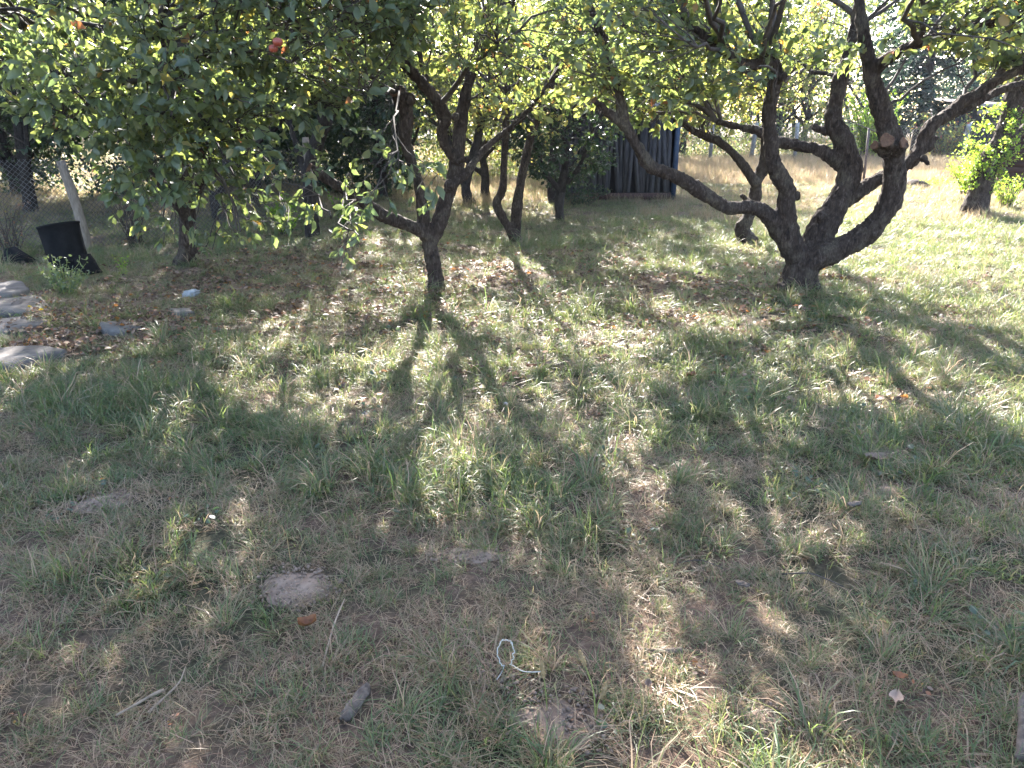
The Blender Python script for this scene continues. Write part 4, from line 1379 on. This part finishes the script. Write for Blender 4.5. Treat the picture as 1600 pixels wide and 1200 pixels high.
def litter_mesh(name, seed, n, rad, size):
    rng = np.random.default_rng(seed)
    a = rng.uniform(0, 2 * PI, n)
    r = rad * np.sqrt(rng.uniform(0, 1, n))
    pos = np.stack((np.cos(a) * r, np.sin(a) * r, rng.uniform(.004, .03, n)), -1)
    b2 = rng.uniform(0, 2 * PI, n)
    d = np.stack((np.cos(b2), np.sin(b2), rng.normal(0, .3, n)), -1)
    k = rng.uniform(0, 1, n)
    hue = np.where(k < .86, rng.uniform(0, .8, n), rng.uniform(.8, 1, n))
    me = leaf_mesh(name, pos, d, size * rng.uniform(.5, 1.3, n), hue, rng, True, 1.1, 1.0)
    me.materials.append(M['litter'])
    return me


def scatter(name, label, meshes, pos, scl, idx, rng, tilt=0.12):
    col = bpy.data.collections.new(name + '_kinds')
    for i, me in enumerate(meshes):
        col.objects.link(bpy.data.objects.new('%s_kind_%02d' % (name, i), me))
    n = len(pos)
    me = bpy.data.meshes.new(name)
    me.vertices.add(n)
    me.vertices.foreach_set('co', np.ascontiguousarray(pos, dtype=np.float32).ravel())
    rot = np.stack((rng.normal(0, tilt, n), rng.normal(0, tilt, n), rng.uniform(0, 2 * PI, n)), -1)
    a = me.attributes.new('turn', 'FLOAT_VECTOR', 'POINT')
    a.data.foreach_set('vector', rot.astype(np.float32).ravel())
    a = me.attributes.new('size', 'FLOAT', 'POINT')
    a.data.foreach_set('value', scl.astype(np.float32))
    a = me.attributes.new('pick', 'INT', 'POINT')
    a.data.foreach_set('value', idx.astype(np.int32))
    o = link(name, me)
    tag(o, label, kind='stuff')
    ng = bpy.data.node_groups.new(name, 'GeometryNodeTree')
    ng.interface.new_socket('Geometry', in_out='INPUT', socket_type='NodeSocketGeometry')
    ng.interface.new_socket('Geometry', in_out='OUTPUT', socket_type='NodeSocketGeometry')
    N, Lk = ng.nodes, ng.links
    gin, gout = N.new('NodeGroupInput'), N.new('NodeGroupOutput')
    ci = N.new('GeometryNodeCollectionInfo')
    ci.inputs['Collection'].default_value = col
    ci.inputs['Separate Children'].default_value = True
    ci.inputs['Reset Children'].default_value = True
    ip = N.new('GeometryNodeInstanceOnPoints')
    ip.inputs['Pick Instance'].default_value = True

    def attr(nm, ty):
        x = N.new('GeometryNodeInputNamedAttribute')
        x.data_type = ty
        x.inputs['Name'].default_value = nm
        return [s for s in x.outputs if s.enabled and s.name == 'Attribute'][0]
    er = N.new('FunctionNodeEulerToRotation')
    Lk.new(attr('turn', 'FLOAT_VECTOR'), er.inputs[0])
    Lk.new(gin.outputs[0], ip.inputs['Points'])
    Lk.new(ci.outputs[0], ip.inputs['Instance'])
    Lk.new(attr('pick', 'INT'), ip.inputs['Instance Index'])
    Lk.new(er.outputs[0], ip.inputs['Rotation'])
    Lk.new(attr('size', 'FLOAT'), ip.inputs['Scale'])
    Lk.new(ip.outputs[0], gout.inputs[0])
    md = o.modifiers.new('scatter', 'NODES')
    md.node_group = ng
    return o


def field_points(rng, y0, y1, dens, margin=1.6):
    A = (y1 - y0) * 2 * (0.70 * y1 + margin)
    n = int(A * dens)
    x = rng.uniform(-(0.70 * y1 + margin), 0.70 * y1 + margin, n)
    y = rng.uniform(y0, y1, n)
    k = np.abs(x) < 0.70 * y + margin
    return x[k], y[k]


def green_mask(x, y):
    """how green and tall the grass stands: 0 dry and cropped, 1 lush"""
    p = np.stack((x, y, np.zeros_like(x)), -1)
    v = 0.55 * clump(p, 101, 2.3) + 0.5 * clump(p, 102, 6.0)
    return v


def path_mask(x, y):
    """True where slabs or bare soil keep the grass away"""
    k = np.zeros(len(x), bool)
    for (px, py, rx, ry) in ((10, 465, .42, .22), (10, 488, .42, .2), (-10, 520, .5, .22), (0, 572, .55, .22), (190, 521, .2, .13),
                             (162, 788, .11, .08), (462, 922, .11, .08), (1400, 768, .15, .07), (1385, 706, .12, .05), (880, 1120, .12, .07)):
        c = G(px, py)
        k |= ((x - c[0]) / rx) ** 2 + ((y - c[1]) / ry) ** 2 < 1
    return k


def litter_mask(x, y):
    """fallen leaves under the crowns and along the path"""
    v = np.zeros(len(x))
    for (px, py, r, w) in ((700, 440, 1.3, 1.0), (960, 440, 1.6, .9), (1200, 455, 1.2, .9), (480, 400, 1.2, .8), (230, 500, .8, 1.3), (140, 535, .5, 1.3),
                           (560, 480, 1.2, .8), (1000, 500, 1.4, .6), (330, 430, .9, .8)):
        c = G(px, py)
        v += w * np.exp(-((x - c[0]) ** 2 + (y - c[1]) ** 2) / (r * r))
    return v


T_GREEN = [tuft_mesh('green_tuft', 200 + i, 46, .065, .05, .14, .0038, .75, .30, .17, 3, .9, .05) for i in range(4)]
T_LONG = [tuft_mesh('long_tuft', 210 + i, 30, .035, .12, .28, .0040, .6, .40, .22, 4, .9) for i in range(3)]
T_DRY = [tuft_mesh('dry_thatch', 220 + i, 60, .09, .04, .14, .0027, 1.05, .73, .13, 3, .5, .62) for i in range(4)]
T_MIX = [tuft_mesh('mixed_turf', 230 + i, 60, .085, .04, .12, .0032, .85, .48, .24, 3, .8, .22) for i in range(4)]
T_WEED = [weed_mesh('low_weed', 240 + i, 14, .06, .03, .12) for i in range(3)]
T_FAR = [tuft_mesh('far_turf', 250 + i, 70, .16, .05, .14, .006, .75, .46, .20, 2, .8, .2) for i in range(4)]
T_FDRY = [tuft_mesh('far_dry_grass', 260 + i, 60, .16, .12, .32, .007, .5, .67, .10, 2, .7, .1) for i in range(3)]
T_LIT = [litter_mesh('fallen_leaves', 270 + i, 16, .10, .05) for i in range(4)]

rng = np.random.default_rng(300)
KN = T_GREEN + T_LONG + T_DRY + T_MIX + T_WEED
iG, iL, iD, iM, iW = 0, 4, 7, 11, 15
X, Yv, SC, ID = [], [], [], []
for (y0, y1, dens, s0) in ((0.9, 3.2, 330, 0.9), (3.2, 5.5, 300, 0.8), (5.5, 9.0, 240, 0.78), (9.0, 12.0, 180, 0.85)):
    x, y = field_points(rng, y0, y1, dens)
    g = green_mask(x, y)
    g = g * .8 + np.interp(y, (2.2, 3.0, 3.7, 8), (-.16, -.06, .27, .20)) + .04 * np.clip(x, -2, 3)
    u = rng.uniform(0, 1, len(x))
    kind = np.where(u < np.clip(.30 + 1.0 * g, .05, .75), 0, np.where(u < np.clip(.62 + .5 * g, .4, .92), 2, 1))
    # 0 green, 1 dry, 2 mixed
    idx = np.where(kind == 0, iG + rng.integers(0, 4, len(x)), np.where(kind == 1, iD + rng.integers(0, 4, len(x)), iM + rng.integers(0, 4, len(x))))
    u2 = rng.uniform(0, 1, len(x))
    idx = np.where((u2 < np.where(y < 3.4, .062, .035) * np.clip(1 + 3 * g, .4, 2.5)), iL + rng.integers(0, 3, len(x)), idx)
    idx = np.where((u2 > .98) & (g > -.1), iW + rng.integers(0, 3, len(x)), idx)
    sc = s0 * rng.uniform(.6, 1.2, len(x)) * np.clip(1 + .75 * g, .65, 1.45)
    pm = path_mask(x, y)
    lm = litter_mask(x, y)
    keep = (~pm | (rng.uniform(0, 1, len(x)) < np.where((x < -1.8) & (y > 4.4), .05, .34))) & (rng.uniform(0, 1, len(x)) > np.clip(lm * .30, 0, .7))
    X.append(x[keep]); Yv.append(y[keep]); SC.append(sc[keep]); ID.append(idx[keep])
x, y, sc, idx = [np.concatenate(v) for v in (X, Yv, SC, ID)]
scatter('grass', 'uneven orchard grass of green tufts and dry straw', KN, np.stack((x, y, relief(x, y)), -1), sc, idx, rng, .16)

X, Yv, SC, ID = [], [], [], []
for (y0, y1, dens, s0) in ((12.0, 19.0, 60, 0.8), (19.0, 30.0, 24, 1.15), (30.0, 48.0, 7, 1.8)):
    x, y = field_points(rng, y0, y1, dens, 2.5)
    g = green_mask(x * .5, y * .5)
    dryband = (y > 18.5) & (x > 3.5) & (y < 28)
    pdry = np.where(dryband, .92, np.clip(.14 - .4 * g, 0.02, .4))
    dry = rng.uniform(0, 1, len(x)) < pdry
    idx = np.where(dry, 4 + rng.integers(0, 3, len(x)), rng.integers(0, 4, len(x)))
    sc = s0 * rng.uniform(.6, 1.2, len(x))
    inside = ((x > sx1 - wid) & (x < sx1) & (y > sy) & (y < sy + dep)) | ((x > hb[0]) & (y > hb[1]) & (y < hb[1] + hd))
    k = ~inside
    X.append(x[k]); Yv.append(y[k]); SC.append(sc[k]); ID.append(idx[k])
x, y, sc, idx = [np.concatenate(v) for v in (X, Yv, SC, ID)]
scatter('far_grass', 'sunlit grass and dry standing hay beyond the apple trees', T_FAR + T_FDRY, np.stack((x, y, relief(x, y)), -1), sc, idx, rng, .1)

x, y = field_points(rng, 1.2, 11.5, 75)
lm = litter_mask(x, y)
k = (rng.uniform(0, 1, len(x)) < np.clip(np.where(y > 4, .04, .035) + lm * .5, 0, 1))
x, y = x[k], y[k]
scatter('leaf_litter', 'brown and tan fallen leaves lying under the apple trees', T_LIT, np.stack((x, y, relief(x, y) + np.where(y < 4, .012, .004)), -1), np.where(y < 4, .38, 1.0) * rng.uniform(.6, 1.15, len(x)), rng.integers(0, 4, len(x)), rng, .12)

def crumb_mesh(name, seed):
    r2 = np.random.default_rng(seed)
    a, b2 = 6, 4
    vv = [(0, 0, 1)] + [(math.sin(PI * j / b2) * math.cos(2 * PI * i / a), math.sin(PI * j / b2) * math.sin(2 * PI * i / a), math.cos(PI * j / b2)) for j in range(1, b2) for i in range(a)] + [(0, 0, -1)]
    vv = np.array(vv) * r2.uniform(.6, 1.25, (len(vv), 1)) * np.array((1, .8, .6)) * .006
    ff = [(0, 1 + i, 1 + (i + 1) % a) for i in range(a)]
    qq = [(1 + j * a + i, 1 + (j + 1) * a + i, 1 + (j + 1) * a + (i + 1) % a, 1 + j * a + (i + 1) % a) for j in range(b2 - 2) for i in range(a)]
    last = len(vv) - 1
    ff += [(last, 1 + (b2 - 2) * a + (i + 1) % a, 1 + (b2 - 2) * a + i) for i in range(a)]
    me = mesh_np(name, vv, [np.array(ff), np.array(qq)], smooth=False)
    me.materials.append(M['soil'])
    return me


px_, sz_ = [], []
for (qx, qy, rx, ry, m) in ((162, 788, .17, .14, 420), (462, 922, .17, .14, 420), (1400, 768, .22, .11, 300), (1385, 706, .2, .09, 160), (1180, 1120, .12, .1, 160),
                            (880, 1120, .2, .13, 360), (735, 868, .18, .09, 220), (800, 1060, .12, .1, 160)):
    c = G(qx, qy)
    a = rng.uniform(0, 2 * PI, m)
    r_ = rng.uniform(0, 1, m) ** .9
    px_.append(np.stack((c[0] + np.cos(a) * r_ * rx, c[1] + np.sin(a) * r_ * ry, np.zeros(m)), -1))
    sz_.append(rng.uniform(.3, 1.0, m) ** 2 * 1.6)
px_, sz_ = np.vstack(px_), np.concatenate(sz_)
px_[:, 2] = relief(px_[:, 0], px_[:, 1]) + .010
scatter('soil_crumbs', 'loose crumbs of dry soil on the bare patches', [crumb_mesh('crumb', 500 + i) for i in range(3)], px_, sz_, rng.integers(0, 3, len(px_)), rng, .6)

c = G(20, 500)
x = c[0] + rng.normal(.45, .45, 90)
y = c[1] + rng.normal(0, .45, 90)
scatter('slab_litter', 'brown leaves blown onto the sunken slabs', T_LIT, np.stack((x, y, relief(x, y) + .05), -1), rng.uniform(.45, .8, 90), rng.integers(0, 4, 90), rng, .12)

# ------------------------------------------------------------------ small single things on the ground
rng = np.random.default_rng(400)


def rod_thing(name, label, cat, pix, lift, r, mat, sides=8, wob=.08, group=None):
    pts = [G(*p) + np.array((0, 0, l)) for p, l in zip(pix, lift)]
    pts, rad = spline(pts, np.linspace(r[0], r[1], len(pts)), .02)
    v, q = tubes(pts[None], rad[None], sides, wob, rng)
    o = link(name, mesh_np(name, v, [q, tube_caps(1, len(pts), sides)]), M[mat])
    return tag(o, label, cat, group)


rod_thing('stick', 'straight thin brown stick lying between tufts near the orange leaf', 'stick', [(504, 1046), (514, 1016), (525, 984), (540, 952)], (.008, .018, .026, .034), (.0036, .0024), 'stick')
rod_thing('stick', 'pale split stick lying in dry grass, longer of a pair', 'stick', [(232, 1122), (258, 1100), (282, 1078), (292, 1055)], (.012, .02, .028, .035), (.0042, .0016), 'stick')
rod_thing('stick', 'flat tan stick lying beside the pale split stick', 'stick', [(184, 1130), (215, 1115), (244, 1103), (258, 1094)], (.025, .03, .04, .035), (.003, .0055), 'stick')
rod_thing('stick', 'thick weathered grey stick with a knot at the front right corner', 'stick', [(1586, 1210), (1588, 1175), (1589, 1150), (1588, 1130), (1592, 1112)], (.03, .035, .042, .035, .04), (.0105, .0085), 'barkchip', 10, .10)
rod_thing('stick', 'short grey stick at the right edge above the thick one', 'stick', [(1572, 1012), (1592, 1002), (1618, 990)], (.02, .03, .025), (.005, .004), 'barkchip')
rod_thing('twig', 'long bent twig on the grass at the right of the sun patch', 'twig', [(1222, 896), (1262, 903), (1290, 912), (1318, 922)], (.03, .045, .04, .03), (.0032, .002), 'twig')
rod_thing('twig', 'thin grey twig in shade above the bare sun patch', 'twig', [(1060, 876), (1095, 874), (1135, 882)], (.015, .025, .015), (.0024, .0016), 'twig')
rod_thing('stick', 'fallen branch piece half hidden in shaded grass', 'stick', [(1000, 1010), (1030, 1012), (1066, 1008)], (.002, .006, .003), (.008, .010), 'barkchip')

# bark piece
def chip(name, label, cat, px, L, wd, th, az, mat, lift=.02, curl=.3, seed=0):
    c = G(*px)
    n, m = 20, 9
    V = []
    r2 = np.random.default_rng(seed)
    for s in (1, -1):
        for j in range(n):
            for i in range(m):
                u, w_ = j / (n - 1) - .5, i / (m - 1) - .5
                ww = wd * (1 - (2 * u) ** 4 * .6) * (1 + .16 * mnoise.noise((u * 9, seed, s * .2)) + .35 * mnoise.noise((u * 3, seed + 5, 0)))
                x_, y_ = u * L, w_ * ww
                z_ = curl * wd * (1 - (2 * w_) ** 2) + s * th / 2 + r2.normal() * th * .22 + .007 * mnoise.noise((x_ * 60, y_ * 190, seed))
                V.append((c[0] + x_ * math.cos(az) - y_ * math.sin(az), c[1] + x_ * math.sin(az) + y_ * math.cos(az), c[2] + lift + z_))
    i_ = np.arange(n * m).reshape(n, m)
    q = np.stack((i_[:-1, :-1], i_[1:, :-1], i_[1:, 1:], i_[:-1, 1:]), -1).reshape(-1, 4)
    rim = list(i_[0, :]) + list(i_[1:, -1]) + list(i_[-1, -2::-1]) + list(i_[-2:0:-1, 0])
    k = n * m
    e = np.array([(rim[a], rim[(a + 1) % len(rim)], rim[(a + 1) % len(rim)] + k, rim[a] + k) for a in range(len(rim))])
    me = mesh_np(name, np.array(V), [np.vstack((q, q[:, ::-1] + k, e))])
    return tag(link(name, me, M[mat]), label, cat)


chip('bark_piece', 'weathered piece of bark lying in the front grass', 'bark piece', (556, 1102), .145, .042, .008, R(72), 'barkchip', .010, .25, 1)
chip('wood_chip', 'small flat grey wood chip in the grass', 'wood chip', (1160, 915), .05, .024, .004, R(-35), 'barkchip', .045, .1, 2)
chip('wood_chip', 'brown bark flake in shaded grass behind the wood chip', 'wood chip', (1332, 802), .07, .03, .004, R(15), 'barkchip', .04, .2, 3)


def dead_leaf(label, px, size, az, mat, lift, curl, seed):
    c = G(*px)
    r2 = np.random.default_rng(seed)
    V = []
    n, m = 8, 5
    for j in range(n):
        for i in range(m):
            u, w_ = j / (n - 1), (i / (m - 1) - .5) * 2
            ww = .38 * math.sin(PI * min(1, u * .92 + .06)) ** .8
            x_, y_ = u - .5, w_ * ww
            z_ = curl * (abs(w_) * .35 + (u - .5) ** 2 * .8) + r2.normal() * .02
            V.append((c[0] + size * (x_ * math.cos(az) - y_ * math.sin(az)), c[1] + size * (x_ * math.sin(az) + y_ * math.cos(az)), c[2] + lift + size * z_))
    i_ = np.arange(n * m).reshape(n, m)
    q = np.stack((i_[:-1, :-1], i_[1:, :-1], i_[1:, 1:], i_[:-1, 1:]), -1).reshape(-1, 4)
    tag(link('dead_leaf', mesh_np('dead_leaf', np.array(V), [q]), M[mat]), label, 'dead leaf')


dead_leaf('curled orange-brown dead leaf lying on dry grass in front', (483, 998), .058, R(25), 'deadleaf', .05, 1.1, 1)
dead_leaf('large tan dead leaf lying on the sunny soil at the right', (1368, 722), .11, R(10), 'tanleaf', .03, .5, 2)
dead_leaf('tan dead leaf lying near the front right grass', (1395, 1114), .05, R(60), 'tanleaf', .04, .6, 3)
dead_leaf('reddish dead leaf among the shaded grass at the front right', (1402, 1078), .04, R(-20), 'deadleaf', .035, .7, 4)
dead_leaf('small orange leaf on the turf below the small two-stemmed tree', (830, 588), .07, R(5), 'deadleaf', .05, .5, 5)
dead_leaf('orange leaf lying in the shade patch right of centre', (1078, 602), .08, R(35), 'deadleaf', .05, .6, 6)
dead_leaf('tan curled leaf by the seed heads', (1012, 1085), .03, R(80), 'tanleaf', .05, 1.0, 7)

# loop of pale twine
cw = G(800, 1062)
lp = []
for t in np.linspace(0, 1, 40):
    a = -PI * .35 + t * PI * 1.75
    lp.append(P(790 + 13 * math.cos(-a) * 1.0, 1020 + 21 * math.sin(-a), cw[1] + .03 + .012 * math.sin(a)))
lp = [np.array(p) + rng.normal(0, .0016, 3) for p in lp]
tail = [P(802, 1040, cw[1] + .02), P(815, 1048, cw[1]), P(830, 1050, cw[1] - .01), P(846, 1049, cw[1])]
loopv, loopr = spline(lp, np.full(len(lp), .0019), .006)
v1, q1 = tubes(loopv[None], loopr[None], 6, .1, rng)
tv, tr_ = spline([lp[0]] + tail, np.full(5, .0017), .006)
v2, q2 = tubes(tv[None], tr_[None], 6, .1, rng)
tv2, tr2 = spline([lp[-1], P(784, 1050, cw[1] + .01), P(776, 1062, cw[1] - .02)], np.full(3, .0017), .006)
v3, q3 = tubes(tv2[None], tr2[None], 6, .1, rng)
me = mesh_np('twine_loop', np.vstack((v1, v2, v3)), [np.vstack((q1, q2 + len(v1), q3 + len(v1) + len(v2)))])
tag(link('twine_loop', me, M['twine']), 'pale knotted twine loop standing up from a sunlit bare patch', 'twine')


# seed heads
def seed_stalk(label, pix, Yd, head, group='dry seed stalks in front'):
    root = thing('seed_stalk', label, 'seed stalk', G(*pix[0]), group)
    Yb = G(*pix[0])[1]
    pts = [G(*pix[0]) - np.array((0, 0, .02))] + [P(x_, y_, Yb + Yd * i) for i, (x_, y_) in enumerate(pix[1:])]
    p_, r_ = spline(pts, np.linspace(.0021, .0012, len(pts)), .01)
    v, q = tubes(p_[None], r_[None], 6)
    link('stem', mesh_np('stem', v, [q]), M['stalk'], root)
    if head:
        a, b2 = p_[-1], p_[-1] + norm(p_[-1] - p_[-4]) * head
        n = 22
        hp = np.array([a + (b2 - a) * t for t in np.linspace(0, 1, n)])
        hr = np.array([.0016 + .0042 * math.sin(PI * min(1, .1 + .88 * t)) ** .6 for t in np.linspace(0, 1, n)])
        v, q = tubes(hp[None], hr[None], 12, .34, rng)
        link('seed_head', mesh_np('seed_head', v, [q]), M['seed'], root)


seed_stalk('upright seed stalk with brown head beside the twine loop', [(856, 1108), (853, 1085), (850, 1060)], .01, .055)
seed_stalk('seed stalk leaning left with ochre head', [(932, 1118), (928, 1085), (920, 1055), (914, 1040)], .01, .045)
seed_stalk('shorter seed stalk with straw-coloured head in the middle', [(930, 1116), (934, 1100), (938, 1092)], .01, .055)
# bent dry stem forming a small triangle
pts = [G(942, 1066)] + [P(x_, y_, G(942, 1066)[1]) for x_, y_ in ((944, 1048), (947, 1036), (958, 1037), (966, 1045), (960, 1049), (946, 1047))]
p_, r_ = spline(pts, np.linspace(.002, .0014, len(pts)), .006)
v, q = tubes(p_[None], r_[None], 6)
tag(link('grass_stalk', mesh_np('grass_stalk', v, [q]), M['seed']), 'dry stem bent into a small loop beside the seed heads', 'dry stem')

# curled dry plantain stems at the left front
for i, (lab, pix) in enumerate((
        ('dry curled grass stem hooking left above the front tufts', [(168, 960), (162, 935), (150, 915), (152, 900), (160, 905)]),
        ('dry curled grass stem arching over beside the hooked one', [(210, 935), (215, 915), (225, 902), (232, 904)]),
        ('sunlit dry stem arching above the left soil patch', [(455, 885), (450, 850), (445, 830), (430, 815)]),
        ('second sunlit dry stem hooked beside the arching one', [(462, 880), (472, 850), (478, 838), (484, 850)]),
        ('dry stem bent over beside dark green tuft', [(405, 895), (398, 865), (402, 852), (412, 862)]))):
    b0 = G(*pix[0])
    pts = [b0 - np.array((0, 0, .02))] + [P(x_, y_, b0[1] - .01 * k) for k, (x_, y_) in enumerate(pix[1:])]
    p_, r_ = spline(pts, np.linspace(.0021, .0009, len(pts)), .01)
    v, q = tubes(p_[None], r_[None], 6)
    tag(link('grass_stalk', mesh_np('grass_stalk', v, [q]), M['seed']), lab, 'dry stem', 'dry bent stems')


# flowers
def flower(name, label, px, r, h, mat, cat):
    b0 = G(*px)
    root = thing(name, label, cat, b0)
    v, q = tubes(np.array([[b0 - np.array((0, 0, .01)), b0 + np.array((.004, 0, h * .5)), b0 + np.array((0, 0, h))]]), np.full((1, 3), .0016), 5)
    link('stem', mesh_np('stem', v, [q]), M['stalk'], root)
    V, T = [], []
    for k in range(26):
        a, e = rng.uniform(0, 2 * PI), rng.uniform(.1, 1.4)
        d = np.array((math.cos(a) * math.cos(e), math.sin(a) * math.cos(e), math.sin(e) * .8))
        s = np.array((-math.sin(a), math.cos(a), 0)) * r * .18
        c = b0 + np.array((0, 0, h))
        V += [c + d * r * .1, c + d * r * .8 - s, c + d * r, c + d * r * .8 + s]
        T.append((4 * k, 4 * k + 1, 4 * k + 2, 4 * k + 3))
    link('flower_head', mesh_np('flower_head', np.array(V), [np.array(T)]), M[mat], root)


flower('dandelion', 'yellow dandelion flower beside the slab, left of two', (52, 508), .022, .15, 'yellow', 'dandelion')
flower('dandelion', 'yellow dandelion flower at the slab end, right of two', (70, 512), .022, .15, 'yellow', 'dandelion')
for i, (lab, px) in enumerate((('pale clover flower in the shaded grass, leftmost of three', (571, 664)), ('pale clover flower highest of three in the shaded grass', (762, 640)),
                               ('pale clover flower right of the highest one', (790, 643)))):
    flower('clover', lab, px, .018, .05, 'cloverflower', 'clover')


# apples
def apple(label, px, Yd, r):
    c = P(px[0], px[1], Yd)
    root = thing('apple', label, 'apple', c, 'red apples in the left tree')
    V = []
    n, m = 16, 10
    for j in range(m + 1):
        th = PI * j / m
        rr = r * math.sin(th) * (1 + .06 * math.cos(th))
        z = r * .92 * math.cos(th) * (1 - .28 * math.exp(-(math.sin(th) / .28) ** 2))
        for i in range(n):
            a = 2 * PI * i / n
            V.append((c[0] + rr * math.cos(a), c[1] + rr * math.sin(a), c[2] + z))
    i_ = np.arange(len(V)).reshape(m + 1, n)
    q = np.stack((i_[:-1], i_[1:], np.roll(i_[1:], -1, 1), np.roll(i_[:-1], -1, 1)), -1).reshape(-1, 4)
    link('fruit', mesh_np('fruit', np.array(V), [q]), M['apple'], root)
    v, q = tubes(np.array([[c + np.array((0, 0, r * .6)), c + np.array((.004, 0, r * 1.1)), c + np.array((.01, 0, r * 1.7))]]), np.full((1, 3), .0022), 5)
    link('stalk', mesh_np('stalk', v, [q]), M['twig'], root)


apple('ripe red apple hanging in the leaves, upper of two', (434, 66), 4.7, .029)
apple('orange-red apple hanging just under the redder one', (427, 76), 4.74, .026)

# ------------------------------------------------------------------ thin haze volume added to lift the darks with a bluish veil
hx0, hx1, hy0, hy1, hz0, hz1 = -150.0, 150.0, -45.0, 150.0, -1.05, 13.0
me = box_mesh('haze', (hx1 - hx0, hy1 - hy0, hz1 - hz0))
hm, nt, out = new_mat('added_haze')
pv = nd(nt, 'ShaderNodeVolumePrincipled', Density=HAZE, Anisotropy=0.1)
pv.inputs['Color'].default_value = (0.86, 0.91, 1.0, 1)
nt.links.new(pv.outputs[0], out.inputs['Volume'])
tag(link('haze', me, hm, None, ((hx0 + hx1) / 2, (hy0 + hy1) / 2, (hz0 + hz1) / 2)), 'thin bluish haze added to lift the dark tones of the orchard', kind='stuff')

done_bases()
